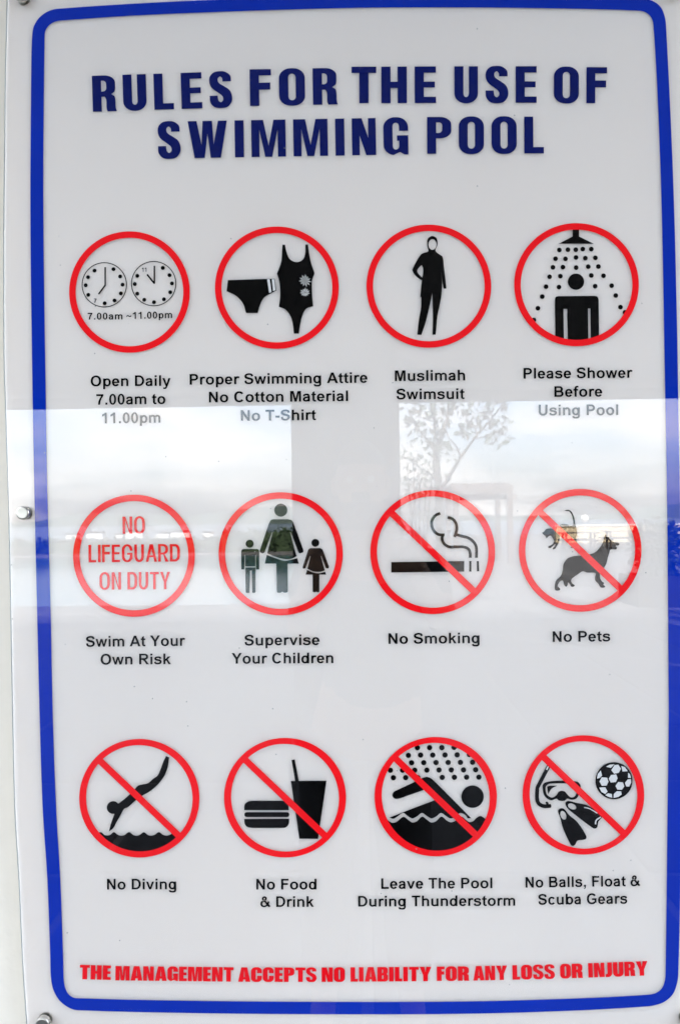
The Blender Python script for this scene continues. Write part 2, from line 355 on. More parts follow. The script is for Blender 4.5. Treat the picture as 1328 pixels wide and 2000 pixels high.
def bar(x0, x1, y0, y1): return [[(x0, y0), (x1, y0), (x1, y1), (x0, y1)]]
def bowl(x0, x1, y0, y1, tv, th, r=None):                # D shape with its counter
    h = (y1 - y0) / 2; r = r or h; rx = min(r * 1.1, (x1 - x0) * .75)
    ih = h - th; irx = max(10, rx - tv)
    return [[(x0, y0)] + arc(x1 - rx, y0 + h, rx, -90, 90, 14, h) + [(x0, y1)], [(x0 + tv, y0 + th)] + arc(x1 - tv - irx, y0 + h, irx, -90, 90, 12, ih) + [(x0 + tv, y1 - th)]]
def pen(text, wd):
    pts = [tuple(map(float, q.split(','))) for q in text.split()]; P = cat(pts, set(), False, 4); n = len(P)
    wd = wd if isinstance(wd, list) else [wd]; L, Rr = [], []
    for i in range(n):
        a = P[max(0, i - 1)]; c = P[min(n - 1, i + 1)]; d = Vector((c[0] - a[0], c[1] - a[1])).normalized()
        t = i / (n - 1) * (len(wd) - 1); j = min(int(t), len(wd) - 2) if len(wd) > 1 else 0
        k = (wd[j] * (1 - (t - j)) + wd[j + 1] * (t - j) if len(wd) > 1 else wd[0]) / 2
        L.append((P[i][0] - d.y * k, P[i][1] + d.x * k)); Rr.append((P[i][0] + d.y * k, P[i][1] - d.x * k))
    return [L + Rr[::-1]]
def pg_(t): return [[tuple(map(float, q.split(','))) for q in t.split()]]
ST = 140
def bold(ch):
    g = {
    'A': (722, lambda: [pg_("0,0 284,716 437,716 722,0 565,0 502,163 216,163 155,0") + pg_("262,283 456,283 360,548")]),
    'B': (722, lambda: [bowl(73, 630, 322, 716, 145, 118), bowl(73, 672, 0, 422, 145, 122)]),
    'C': (722, lambda: [ea(372, 358, 325, 370, 37, 323, 150, 124)]),
    'D': (722, lambda: [bowl(73, 682, 0, 716, 145, 121, 300)]),
    'F': (611, lambda: [pg_("73,0 73,716 564,716 564,595 218,595 218,426 517,426 517,305 218,305 218,0")]),
    'G': (778, lambda: [ea(392, 358, 345, 370, 37, 318, 150, 124), bar(400, 717, 270, 390), bar(580, 716, 100, 271)]),
    'L': (611, lambda: [pg_("76,0 76,710 221,710 221,121 581,121 581,0")]),
    'M': (833, lambda: [pg_("70,0 70,716 287,716 417,228 546,716 763,716 763,0 629,0 629,563 487,0 347,0 205,563 205,0")]),
    'N': (722, lambda: [pg_("73,0 73,716 214,716 507,238 507,716 642,716 642,0 497,0 208,467 208,0")]),
    'O': (778, lambda: [ring2(43, 734, -12, 728, 150, 124)]),
    'P': (667, lambda: [bar(73, 218, 0, 716), bowl(73, 624, 270, 716, 145, 121)]),
    'R': (722, lambda: [bar(73, 218, 0, 716), bowl(73, 664, 300, 716, 145, 118), pg_("290,300 440,340 500,290 560,215 718,0 545,0 420,190 350,260 290,299")]),
    'S': (667, lambda: [pen("548,515 505,625 330,667 155,615 113,520 170,435 340,375 500,320 552,210 490,95 330,49 150,95 105,235", [142, 128, 120, 128, 150, 150, 142, 150, 150, 128, 120, 128, 142])]),
    'T': (611, lambda: [pg_("234,0 234,595 21,595 21,716 590,716 590,595 378,595 378,0")]),
    'U': (722, lambda: [bar(72, 216, 270, 716), bar(502, 645, 270, 716), ea(358.5, 270, 286.5, 282, 180, 360, 144, 124)]),
    'Y': (667, lambda: [pg_("-2,716 167,716 335,433 499,716 665,716 405,302 405,0 261,0 261,301")]),
    'a': (556, lambda: [pen("108,360 140,440 265,474 380,450 417,370", [130, 115, 112, 125, 137]), bar(348, 486, 0, 371), pen("420,300 280,278 150,235 104,150 140,70 230,46 340,75 410,150", [100, 105, 115, 134, 115, 112, 110, 100])]),
    'b': (611, lambda: [bar(66, 203, 0, 716), ring2(90, 578, -12, 531, 140, 112)]),
    'c': (556, lambda: [ea(290, 260, 250, 271, 35, 325, 140, 112)]),
    'd': (611, lambda: [bar(408, 545, 0, 716), ring2(34, 522, -12, 531, 140, 112)]),
    'e': (556, lambda: [ea(276, 260, 244, 271, -4, 327, 140, 112), bar(100, 514, 214, 302)]),
    'f': (333, lambda: [bar(88, 225, 0, 610), bar(12, 316, 412, 519), pen("156,585 180,650 250,674 340,668", [137, 120, 112, 112])]),
    'g': (611, lambda: [bar(408, 540, 0, 519), ring2(34, 520, -5, 531, 140, 112), pen("474,30 474,-70 410,-145 275,-158 150,-140 104,-55", [132, 132, 118, 108, 118, 132])]),
    'h': (611, lambda: [bar(71, 208, 0, 716), bar(410, 547, 0, 330), ea(337, 322, 210, 209, 0, 150, 137, 112)]),
    'i': (278, lambda: [bar(72, 209, 0, 519), bar(72, 209, 589, 716)]),
    'k': (556, lambda: [bar(67, 204, 0, 716), pg_("190,185 190,335 370,519 540,519 345,318 275,262"), pg_("240,270 345,335 556,0 405,0 262,240")]),
    'l': (278, lambda: [bar(72, 209, 0, 716)]),
    'm': (889, lambda: [bar(61, 195, 0, 519), bar(378, 512, 0, 340), bar(694, 828, 0, 340), ea(310, 330, 202, 201, 0, 150, 134, 112), ea(626, 330, 202, 201, 0, 152, 134, 112)]),
    'n': (611, lambda: [bar(66, 199, 0, 519), bar(408, 545, 0, 330), ea(335, 322, 210, 209, 0, 150, 137, 112)]),
    'o': (611, lambda: [ring2(40, 574, -12, 531, 142, 112)]),
    'p': (611, lambda: [bar(68, 203, -198, 519), ring2(90, 578, -12, 531, 140, 112)]),
    'r': (389, lambda: [bar(66, 203, 0, 519), pen("140,300 185,420 275,472 398,452", [120, 130, 125, 120])]),
    's': (556, lambda: [pen("452,365 415,445 275,475 140,440 107,380 150,318 280,283 425,240 452,158 405,75 270,44 125,75 78,165", [132, 118, 106, 118, 134, 132, 124, 132, 134, 118, 106, 118, 132])]),
    't': (333, lambda: [pg_("85,140 85,610 222,690 222,140"), bar(18, 314, 412, 519), pen("153,165 165,85 225,46 316,52", [137, 124, 112, 108])]),
    'u': (611, lambda: [bar(66, 203, 190, 519), bar(408, 542, 0, 519), ea(274, 196, 208, 208, 180, 330, 137, 112)]),
    'v': (556, lambda: [pg_("6,519 152,519 278,165 402,519 546,519 343,0 213,0")]),
    'w': (778, lambda: [pg_("3,519 138,519 222,178 320,519 455,519 552,178 638,519 772,519 609,0 482,0 388,338 296,0 166,0")]),
    'y': (556, lambda: [pg_("6,519 152,519 280,155 402,519 546,519 350,-10 215,-10"), pen("300,60 268,-60 210,-146 60,-152", [120, 120, 112, 104])]),
    '0': (556, lambda: [ring2(42, 512, -12, 719, 137, 110)]),
    '1': (556, lambda: [bar(257, 394, 0, 719), pg_("75,460 75,585 190,645 283,719 300,719 258,535")]),
    '7': (556, lambda: [pg_("40,706 515,706 515,600 400,430 315,220 285,0 148,0 175,230 260,430 365,579 40,579")]),
    '.': (278, lambda: [bar(72, 209, 0, 137)]), ',': (278, lambda: [pg_("70,137 209,137 209,10 180,-90 95,-150 62,-90 120,-55 140,0 70,0")]),
    '-': (333, lambda: [bar(38, 300, 190, 327)]), '~': (584, lambda: [pen("45,300 120,385 210,388 380,305 460,308 540,400", 104)]),
    '&': (722, lambda: [pen("330,395 215,500 200,600 300,668 400,610 385,510 270,420 130,330 98,200 150,85 280,42 400,75 520,190 590,370", [112, 125, 120, 104, 118, 118, 118, 130, 140, 125, 112, 118, 124, 120]), pg_("235,425 350,455 720,60 620,-14 520,50")]),
    }
    w_, f = g[ch]; return w_, f()
def lettering(ink, text, x0, x1, y0, y1, h, track=8, space=278):
    x = 0; it = []
    for ch in text:
        if ch == ' ': x += space + track; continue
        w_, pcs = bold(ch); it.append((x, pcs)); x += w_ + track
    xs = [gx + q[0] for gx, pcs in it for r in pcs for l in r for q in l]; xa, xb = min(xs), max(xs)
    k = (x1 - x0) / (xb - xa); kv = h / 716; a = math.atan2(y1 - y0, x1 - x0)
    for gx, pcs in it:
        for j, rings in enumerate(pcs):
            ink.layer = j
            ink.poly([[(x0 + (gx + u - xa) * k + v * kv * math.sin(a), y0 + (gx + u - xa) * k * math.tan(a) - v * kv * math.cos(a)) for u, v in r] for r in rings])
    ink.layer = 0

# ================================================================== the wall and the terrace
BEAM = FAR(664, 790, 5.55).z
YCOL = FY(5.0)
CEIL = 3.5; HW = 3.1
wallo = boxes('wall', [(-7, 7, 0, .3, 0, 3.6)], M['wall']); tag(wallo, kind='structure')
bl = boxes('sun_block_mass', [(-7, 7, .02, 6, 3.601, 14)], M['wall']); tag(bl, kind='structure')  # unseen mass, height chosen so its shadow covers the near floor
ev = empty('sky_blocker', (0, -.6, CEIL)); tag(ev, 'unseen thin dark canopy added above the sign to shape the light from overhead', 'canopy')  # added out of view to set how much sky reaches the sign
boxes('sky_blocker_slab', [(-HW, HW, -1.2, -.002, CEIL, CEIL + .12)], M['soffit'], ev, .006)
bmn = empty('portal_beam', (0, YCOL - .3, BEAM)); tag(bmn, 'deep dark fascia beam bridging the columns opposite the sign', 'beam')  # mirrored lintel, made deep in place of a ceiling so sky lights the sign
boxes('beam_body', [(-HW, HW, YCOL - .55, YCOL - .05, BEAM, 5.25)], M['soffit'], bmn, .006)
xa = FAR(569, 880, 5.0).x; xb = FAR(781, 880, 5.0).x
def column(x0, x1, label):
    r = empty('column', ((x0 + x1) / 2, YCOL - .3, 0))
    tag(r, label, 'column', 'square columns holding up the porch roof')
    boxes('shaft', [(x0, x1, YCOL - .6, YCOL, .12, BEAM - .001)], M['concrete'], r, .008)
    boxes('plinth', [(x0 - .03, x1 + .03, YCOL - .63, YCOL + .03, .005, .119)], M['paving'], r, .006)
column(xa, xb, 'dark square column behind the photographer, mirrored in the middle of the sign')
wcol = xb - xa
column(-HW + .002, -HW + .40, 'dark square corner column at the left end of the porch')
column(HW - .40, HW - .002, 'dark square corner column at the right end of the porch')

YEDGE = FY(60)
XP = FAR(600, 1100, 14).x
PY0, PY1 = FY(14), FY(34)
# terrace ground with the pool cut out
def quad(name, x0, x1, y0, y1, z, m): return boxes(name, [(x0, x1, y0, y1, z - .5, z)], m)
tr = boxes('terrace', [(-60, 60, PY0, .31, -.6, -.01), (XP, 60, PY1, PY0 - .001, -.6, -.01), (-60, 60, YEDGE, PY1 - .001, -.6, -.01)], M['joint'])
tag(tr, kind='structure')
wt = boxes('pool_water', [(-59.9, XP - .02, PY1 + .02, PY0 - .02, -.4, -.06)], M['water']); tag(wt, kind='structure')
# paving slabs of the terrace, joints open
bmv, bmf = [], []
def slab(x0, x1, y0, y1):
    h = random.uniform(-.002, .002); b = len(bmv)
    bmv.extend([(x0, y0, -.009), (x1, y0, -.009), (x1, y1, -.009), (x0, y1, -.009), (x0 + .006, y0 + .006, .0 + h), (x1 - .006, y0 + .006, .0 + h), (x1 - .006, y1 - .006, .0 + h), (x0 + .006, y1 - .006, .0 + h)])
    bmf.extend([(b + 4, b + 5, b + 6, b + 7), (b, b + 1, b + 5, b + 4), (b + 1, b + 2, b + 6, b + 5), (b + 2, b + 3, b + 7, b + 6), (b + 3, b, b + 4, b + 7)])
for i in range(-16, 17):
    for j in range(0, 52):
        x0, y1 = i * 1.2, -.02 - j * 1.2
        if y1 - 1.2 < YEDGE: continue
        if x0 + .6 < XP and y1 < PY0 + .3 and y1 - 1.2 > PY1 - 1.1: continue
        slab(x0 + .02, x0 + 1.18, y1 - 1.18, y1 - .02)
pv = mesh('paving', bmv, bmf, [M['paving'], M['shaded_paving']]); tag(pv, kind='structure')
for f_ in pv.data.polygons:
    if bmv[f_.vertices[0]][1] > PY0 + 1.0: f_.material_index = 1  # slabs nearest the sign take the colour with shade painted in
sea = mesh('sea', [(-3000, -4000, -14), (3000, -4000, -14), (3000, YEDGE - 5, -14), (-3000, YEDGE - 5, -14)], [(0, 1, 2, 3)], M['sea']); tag(sea, kind='structure')
gd = mesh('ground', [(-3000, YEDGE - 5, -13.9), (3000, YEDGE - 5, -13.9), (3000, 3000, -13.9), (-3000, 3000, -13.9)], [(0, 1, 2, 3)], M['joint']); tag(gd, kind='structure')
# far hills as a ridge with depth
hv, hf = [], []
n = 90
for i in range(n + 1):
    x = -2400 + 4800 * i / n; h = 16 + 14 * math.sin(i * .21) + 9 * math.sin(i * .63 + 1) + random.uniform(-3, 3)
    hv += [(x, -1900, -14), (x, -2050, -14 + max(8, h) * .7), (x, -2250, -14 + max(10, h * 1.3)), (x, -2600, -14)]
for i in range(n):
    for j in range(3):
        a = i * 4 + j; hf.append((a, a + 4, a + 5, a + 1))
hl = mesh('hills', hv, hf, M['hill'], None, True); tag(hl, kind='structure')

# ================================================================== the sign
sign = empty('notice_board', (S(705, 1000).x, 0, S(705, 1960).z))
tag(sign, 'large white acrylic pool rules sign with rounded blue border, mounted on the wall', 'sign')
LE = [(17, -48), (16.5, 0), (13, 150), (11.5, 300), (10, 450), (10.5, 700), (13.5, 800), (18, 950), (21, 1059), (23, 1160), (27, 1380), (31.6, 1584), (39.5, 1716), (46.5, 1874), (54.8, 2000), (58, 2052)]
RE = [(1362, 2046), (1372, 1800), (1376, 1500), (1376, 1100), (1373, 800), (1366, 400), (1356, 150), (1346, -60)]
TOPE = [(1346, -60), (1000, -70), (664, -68), (330, -62), (17, -48)]
BOTE = [(58, 2052), (400, 2058), (700, 2060), (1000, 2056), (1362, 2046)]
outl = cat(LE, {0, len(LE) - 1}, False, 3)[:-1] + cat(BOTE, set(), False, 3)[:-1] + cat(RE, set(), False, 3)[:-1] + cat(TOPE, set(), False, 3)[:-1]
def slabmesh(name, y0, y1, mface, medge, grow=0.0):
    n = len(outl); cx, cz = S(690, 1000).x, S(690, 1000).z
    P = [S(*p) for p in outl]
    V = [(p.x + math.copysign(grow, p.x - cx), y0, p.z) for p in P] + [(p.x + math.copysign(grow, p.x - cx), y1, p.z) for p in P]
    Fs = [tuple(range(n)), tuple(range(2 * n - 1, n - 1, -1))] + [(i, n + i, n + (i + 1) % n, (i + 1) % n) for i in range(n)]
    o = mesh(name, V, Fs, [mface, medge], sign)
    for i, p in enumerate(o.data.polygons): p.material_index = 0 if i < 2 else 1
    bm = bmesh.new(); bm.from_mesh(o.data); bmesh.ops.recalc_face_normals(bm, faces=bm.faces[:]); bm.to_mesh(o.data); bm.free()
    return o
tag(slabmesh('backing_panel', -.0165, -.0295, M['board'], M['board'], -.0015), 'white opaque rear sheet')
tag(slabmesh('clear_cover', -.0308, -.0345, M['clear'], M['edge']), 'clear glossy front sheet with mirror reflections')

# border
ol = "64,66c 62.3,105 60.7,280 60.2,385 61,525 64.3,760 67.8,960 72.9,1180 78.3,1400 84.2,1580 93.2,1716 99,1868 100,1905 104,1930 116,1953 135,1968 152,1973 400,1979 700,1981 940,1979.5 1140,1973 1258,1966 1277,1963.5 1296,1957 1313,1942 1321.5,1920 1324,1895 1328.5,1700 1331,1500 1331.5,1340 1330,1150 1327,960 1324,800 1321,620 1315.5,400 1309,235 1300,52 1298,35 1291,16 1278,4 1258,-2.5 1080,-7 884,-9.5 664,-8 350,2.5 114,17 95,22 78,34 67.5,50"
il = "88,70 85.7,280 85.4,385 86.5,525 90,760 93.4,960 99.4,1180 104,1400 110.5,1580 118.5,1716 124.4,1880 125.5,1915 129,1932 137.5,1944.5 150,1949.5 400,1955 700,1957 940,1955.5 1140,1949.5 1262,1943 1280,1939.5 1292,1930 1297.5,1915 1299,1897 1302,1644 1305,1400 1304.6,1340 1303.5,1150 1301.5,960 1298,760 1291.6,420 1284,200 1275.5,52 1272,36 1263,26 1247,21 1080,16.5 884,14.5 664,16 300,28.5 122,40 108,42.5 96,50 89.5,60"
def chain(t): return cat([tuple(map(float, q.strip('c').split(','))) for q in t.split()], set(), True, 5)
ik = Ink(); ik.poly([chain(ol), chain(il)]); ik.build('blue_border', 'blue', sign)

# title and footer
ik = Ink()
for t, x0, x1, y0, y1, h in (("RULES", 182.3, 454, 218.5, 209.6, 70.5), ("FOR", 488.8, 657.8, 207, 204, 71.5), ("THE", 686.6, 851.2, 201.8, 201.2, 71.5), ("USE", 887, 1047.5, 201, 200.8, 71.5), ("OF", 1080.8, 1184.4, 201.2, 201.8, 70.5)):
    letters(ik, t, TITLE, x0, x1, y0, y1, h)
tag(ik.build('title_line', 'navy', sign), 'navy heading RULES FOR THE USE OF')
ik = Ink()
for t, x0, x1, y0, y1, h in (("SWIMMING", 309.5, 797.5, 310, 301.6, 72.3), ("POOL", 834, 1061.6, 300.5, 299.6, 72)):
    letters(ik, t, TITLE, x0, x1, y0, y1, h)
tag(ik.build('title_line', 'navy', sign), 'navy heading SWIMMING POOL')
ik = Ink()
for t, x0, x1, y0, y1 in (("THE", 156.2, 217, 1912.5, 1914), ("MANAGEMENT", 226, 456.2, 1914.8, 1917.4), ("ACCEPTS", 465.4, 618.2, 1917.6, 1917.9), ("NO", 628.3, 673.7, 1917.8, 1917.6), ("LIABILITY", 684.5, 842.4, 1917.4, 1916.4), ("FOR", 852.9, 915.3, 1916, 1915.5), ("ANY", 924, 990.4, 1915.2, 1913.8), ("LOSS", 1000.5, 1083, 1913.5, 1911.6), ("OR", 1093.5, 1137.2, 1911.2, 1910), ("INJURY", 1148.5, 1264.5, 1909.4, 1905.2)):
    letters(ik, t, IMPACT, x0, x1, y0, y1, 28.2)
tag(ik.build('warning_line', 'crimson', sign), 'red line THE MANAGEMENT ACCEPTS NO LIABILITY FOR ANY LOSS OR INJURY')

# captions
CAP = [
 [("Open Daily", 177.9, 333.8, 754.6, 753.6), ("7.00am to", 189, 323.7, 790.6, 789), ("11.00pm", 200.3, 313.9, 827, 825.6)],
 [("Proper Swimming Attire", 371, 717.5, 751.4, 747.6), ("No Cotton Material", 408.6, 679.8, 786, 783.4), ("No T-Shirt", 470.9, 617.4, 822, 820.4)],
 [("Muslimah", 771, 908, 744.4, 743), ("Swimsuit", 774.2, 906.8, 780.2, 779.2)],
 [("Please Shower", 1022, 1234.5, 739.6, 738), ("Before", 1082, 1175.4, 775.2, 774.6), ("Using Pool", 1051.4, 1206.6, 811.4, 810.6)],
 [("Swim At Your", 168.7, 362.2, 1263.4, 1261.3), ("Own Risk", 197.2, 334.3, 1298.2, 1297.2)],
 [("Supervise", 478, 624.2, 1260.8, 1259.8), ("Your Children", 452.8, 651.1, 1296.4, 1295.2)],
 [("No Smoking", 758.6, 936.3, 1257.7, 1256.2)],
 [("No Pets", 1078.7, 1191, 1253.8, 1252.6)],
 [("No Diving", 209.8, 344.8, 1737.4, 1736.9)],
 [("No Food", 500.8, 618.3, 1737.4, 1737.2), ("& Drink", 508.7, 613.1, 1771.6, 1771.2)],
 [("Leave The Pool", 744.4, 961.1, 1736.2, 1734.8), ("During Thunderstorm", 699.5, 1005.6, 1770.8, 1769)],
 [("No Balls, Float &", 1026, 1250, 1733.8, 1730.5), ("Scuba Gears", 1050.8, 1224.2, 1767.2, 1765)],
]
for lines in CAP:
    ik = Ink()
    for t, x0, x1, y0, y1 in lines: lettering(ik, t, x0, x1, y0, y1, 20.9)
    tag(ik.build('caption', 'black', sign), 'black caption reading ' + ' '.join(l[0] for l in lines))

# rings
RING = [
 (136, 371.2, 452, 689, 0, 'red ring round two clock faces'), (420.3, 661.6, 442.6, 681.4, 0, 'red ring round swimming briefs and swimsuit'),
 (715.6, 958.7, 438.8, 679.2, 0, 'red ring round a figure in a full swimsuit'), (1003.6, 1246.7, 436, 676.4, 0, 'red ring round a figure under a shower'),
 (143.6, 381.1, 966.1, 1204.6, 0, 'red ring round the words NO LIFEGUARD ON DUTY'), (427.4, 669.5, 961.4, 1201.8, 0, 'red ring round a woman and two children'),
 (723, 966.4, 957.3, 1199.3, 1, 'red prohibition ring over a smoking cigarette'), (1012.8, 1251.9, 954.9, 1194.8, 1, 'red prohibition ring over a cat and a dog'),
 (155.6, 390, 1443.3, 1674.7, 1, 'red prohibition ring over a diver'), (438, 675.8, 1441.2, 1674.7, 1, 'red prohibition ring over a burger and a cup'),
 (731.3, 969.8, 1439.5, 1672.5, 1, 'red prohibition ring over a swimmer in rain'), (1020, 1257.2, 1436.1, 1669, 1, 'red prohibition ring over snorkel gear and a football'),
]
rings = []
for x0, x1, y0, y1, slashed, lab in RING:
    cx, cy, rx, ry = (x0 + x1) / 2, (y0 + y1) / 2, (x1 - x0) / 2, (y1 - y0) / 2
    t = 12.7; ik = Ink()
    if not slashed: ik.ring(cx, cy, rx, ry, t)
    else:   # ring and bar in one outline: two half-moon openings
        a = R_(43.6); h = 6.6; irx, iry = rx - t, ry - t
        def moon(sgn):
            o = []
            for i in range(61):
                th = math.pi * i / 60; u, v = math.cos(th), math.sin(th)
                lim = math.asin(h / irx); th = lim + (math.pi - 2 * lim) * i / 60
                u, v = irx * math.cos(th), sgn * iry * math.sin(th)
                o.append((cx + u * math.cos(a) - v * math.sin(a), cy + u * math.sin(a) + v * math.cos(a)))
            return o
        ik.poly([ell(cx, cy, rx, ry, 160), moon(1), moon(-1)])
    r = ik.build('prohibition_ring' if slashed else 'red_ring', 'red', sign); r['label'] = lab; rings.append(r)
    RINGC = None

# --- clocks
o = (120, 440); p = rings[0]
def sc(o, x, y): return (o[0] + x / 5.1077, o[1] + y / 5.1077)
def dots(ik, o, pts, r):
    for q in pts.split():
        x, y = map(float, q.split(',')); ik.disc(*sc(o, x, y), r / 5.1077, 18)
for cxy, ds, hand, num in (((431, 594), "334,452 269,518 246,598 271,694 435,778 533,750 596,679 613,592 589,510 523,438", [(440, 418), (440, 520), (440, 604)], ('7', 328, 354, 772)),
                      ((923, 582), "760,504 735,586 760,682 829,743 926,767 1025,738 1088,668 1105,580 1081,498 1014,425", [(930, 404), (930, 500), (930, 584)], ('11', 806, 851, 464))):
    ik = Ink(); x, y = sc(o, *cxy); ik.ring(x, y, 44.1, 44.1, 1.7, 72); dots(ik, o, ds, 20)
    lettering(ik, num[0], sc(o, num[1], 0)[0], sc(o, num[2], 0)[0], sc(o, 0, num[3])[1], sc(o, 0, num[3])[1], 8.2)
    face = ik.build('clock_face', 'black', p)
    ik = Ink(); ik.strip([sc(o, *q) for q in hand], 3.0); ik.build('clock_hand', 'black', p, YP - 5e-5)
    ik = Ink(); ik.strip([sc(o, *q) for q in ([(441, 598), (374, 688)] if num[0] == '7' else [(928, 578), (857, 490)])], 3.3); ik.build('clock_hand', 'black', p, YP - 8e-5)
ik = Ink()
lettering(ik, "7.00am", 172, 240, 624.2, 623.8, 13.4, 45); lettering(ik, "~", 247.2, 257.8, 624, 623.6, 13.4); lettering(ik, "11.00pm", 260.4, 336.8, 622.9, 621.2, 13.4, 45)
tag(ik.build('lettering', 'black', p), 'small black opening hours 7.00am to 11.00pm')

# --- swimwear
o = (410, 430); p = rings[1]
ik = Ink(); ik.poly([sp("181,598c 648,583c 663,703c 545,770 500,850 478,926c 362,926c 330,830 262,755 168,709c", o=o)]); ik.build('swimming_briefs', 'black', p)
ik = Ink(); ik.poly([sp("572,590c 598,589c 616,719c 592,727c", o=o)]); ik.poly([sp("618,589c 643,588c 656,699c 631,707c", o=o)]); ik.build('side_stripes', 'white', p)
ik = Ink(); ik.poly([sp("724,244c 750,244c 765,320 800,390 865,418 925,395 950,340 953,242c 979,242c 990,330 1008,420 1045,530c 1020,600 1018,700 1024,800 1031,858c 960,885 920,960 900,1050 888,1132c 839,1132c 825,1020 800,950 750,890 688,865c 700,780 700,680 690,600 669,533c 695,470 715,400 720,320", o=o)]); ik.build('swimsuit', 'black', p)
ik = Ink()
for (fx, fy, fr) in ((950, 603, 66), (950, 722, 52)):
    for i in range(11):
        a = 2 * math.pi * i / 11 + .2; r2 = fr * random.uniform(.78, 1.05); dx, dy = math.cos(a), math.sin(a)
        q = [(fx + dx * 2, fy + dy * 2), (fx + dx * r2 * .62 - dy * 6, fy + dy * r2 * .62 + dx * 6), (fx + dx * r2, fy + dy * r2), (fx + dx * r2 * .62 + dy * 6, fy + dy * r2 * .62 - dx * 6)]
        ik.poly([[sc(o, *t) for t in q]])
tag(ik.build('flower_print', 'grey', p), 'two grey flowers')

# --- covered swimsuit
o = (710, 430); p = rings[2]
ik = Ink()
ik.poly([sp("642,292c 632,240 642,182 685,158 728,182 736,240 716,292c 720,312 742,332 785,360c 795,400 800,470 812,560 824,682c 798,684c 785,620 771,512c 776,560 781,620 776,740 755,860 735,960 718,1142c 686,1142c 690,1000 688,860 684,725c 665,820 640,930 615,1030 575,1145c 534,1142c 550,1000 572,870 574,762c 563,775c 572,680 582,590c 577,600c 540,575 505,540 484,497c 510,440 550,370 575,338c 600,326 640,315 645,298", o=o),
         ell(*sc(o, 686, 243), 7.8, 10.4, 24), sp("578,448c 592,480 592,530 583,572c 560,550 537,520 535,498 555,470", o=o)])
ik.build('swimmer_figure', 'black', p)

# --- shower
o = (995, 426); p = rings[3]
ik = Ink(); ik.poly([sp("626,95c 690,95c 690,183c 838,256c 487,256c 626,183c", o=o)]); ik.build('shower_head', 'black', p)
ik = Ink(); dots(ik, o, "494,318 579,315 658,315 727,309 812,309 456,405 555,406 660,393 753,399 853,396 430,491 530,489 661,494 782,484 883,483 397,585 504,579 812,572 934,575 361,684 490,688 851,679 1015,674 324,783 1056,772 280,899 1103,888 240,1016 1148,940", 24); ik.build('water_drops', 'black', p)
ik = Ink(); ik.disc(*sc(o, 660, 634), 15.9, 40)
ik.poly([sp("450,820 460,786 490,778c 848,775c 876,786 886,815c 889,1180c 800,1225 670,1240 540,1225 455,1190c", o=o), sp("535,905c 572,905c 578,1212c 540,1212c", o=o), sp("779,902c 803,902c 806,1212c 783,1212c", o=o)])
ik.build('bather_figure', 'black', p)

# --- no lifeguard words
ik = Ink()
letters(ik, "NO", NARROW, 240.2, 283.8, 1042.6, 1042, 33.6); letters(ik, "LIFEGUARD", NARROW, 173.8, 352, 1098.4, 1096.6, 34.2); letters(ik, "ON DUTY", NARROW, 195.2, 332.9, 1151.8, 1150.8, 34)
tag(ik.build('lettering', 'crimson', rings[4]), 'red words NO LIFEGUARD ON DUTY')

# --- family
o = (420, 950); p = rings[5]
ik = Ink(); ik.disc(*sc(o, 657, 237), 12.7, 36)
ik.poly([sp("590,328c 728,328c 765,338 785,372c 882,635c 880,655 845,667 832,658c 757,455c 749,455c 806,672 816,695c 760,722 680,722 600,700 522,668c 577,455c 569,455c 495,658c 475,668 450,652 450,634c 538,372c 560,335", o=o)])
ik.poly([sp("517,683c 600,715 700,742 821,716c 836,770c 724,770c 727,1040c 722,1056 690,1060 672,1050c 655,1060 622,1058 617,1040c 612,770c 498,770c", o=o)]); ik.build('woman_figure', 'black', p)
ik = Ink(); ik.disc(*sc(o, 347, 572), 7.8, 28)
ik.poly([sp("285,624c 420,624c 436,632 441,650c 442,828c 410,828c 410,683c 403,683c 403,797c 303,797c 303,683c 296,683c 293,828c 264,828c 262,650c 268,632", o=o)])
ik.poly([sp("303,809c 405,809c 405,1054c 396,1062 372,1062c 368,838c 350,838c 345,1062c 318,1062 308,1054c", o=o)]); ik.build('boy_figure', 'black', p)
ik = Ink(); ik.disc(*sc(o, 1001, 563), 7.7, 28)
ik.poly([sp("950,616c 1050,616c 1072,630c 1137,800c 1130,818 1105,815c 1062,695c 1055,695c 1095,838c 1050,852 980,848 922,822c 953,695c 947,695c 902,817c 880,820 875,802c 930,630c", o=o)])
ik.poly([sp("917,833c 980,858 1040,866 1098,851c 1108,880c 1041,880c 1041,1050c 1025,1056 1008,1050c 990,1056 975,1050c 974,880c 905,880c", o=o)]); ik.build('girl_figure', 'black', p)

# --- cigarette
o = (715, 950); p = rings[6]
ik = Ink(); ik.poly([sp("250,755c 976,745c 976,850c 250,859c", o=o)]); ik.poly([sp("1027,745c 1048,745c 1048,850c 1026,850c", o=o)]); ik.poly([sp("1101,745c 1122,745c 1126,847c 1103,847c", o=o)]); ik.build('cigarette', 'black', p)
def stroke(ik, o, t, wd): ik.strip(sp(t, False, o), wd / 5.1077)
ik = Ink(); stroke(ik, o, "738,268 690,290 655,340 655,400 680,450 722,479 780,484c", 28)
ik2 = Ink(); stroke(ik2, o, "766,474 755,520 775,570 825,602 900,603 975,605 1018,625 1035,662 1037,712", 28)
stroke(ik, o, "895,480 950,495 1020,515 1075,560 1097,610 1098,712", 28); stroke(ik2, o, "812,308 860,325 895,370 902,430 880,505c", 28)
ik.build('smoke', 'black', p); ik2.build('smoke', 'black', p, YP - 5e-5)

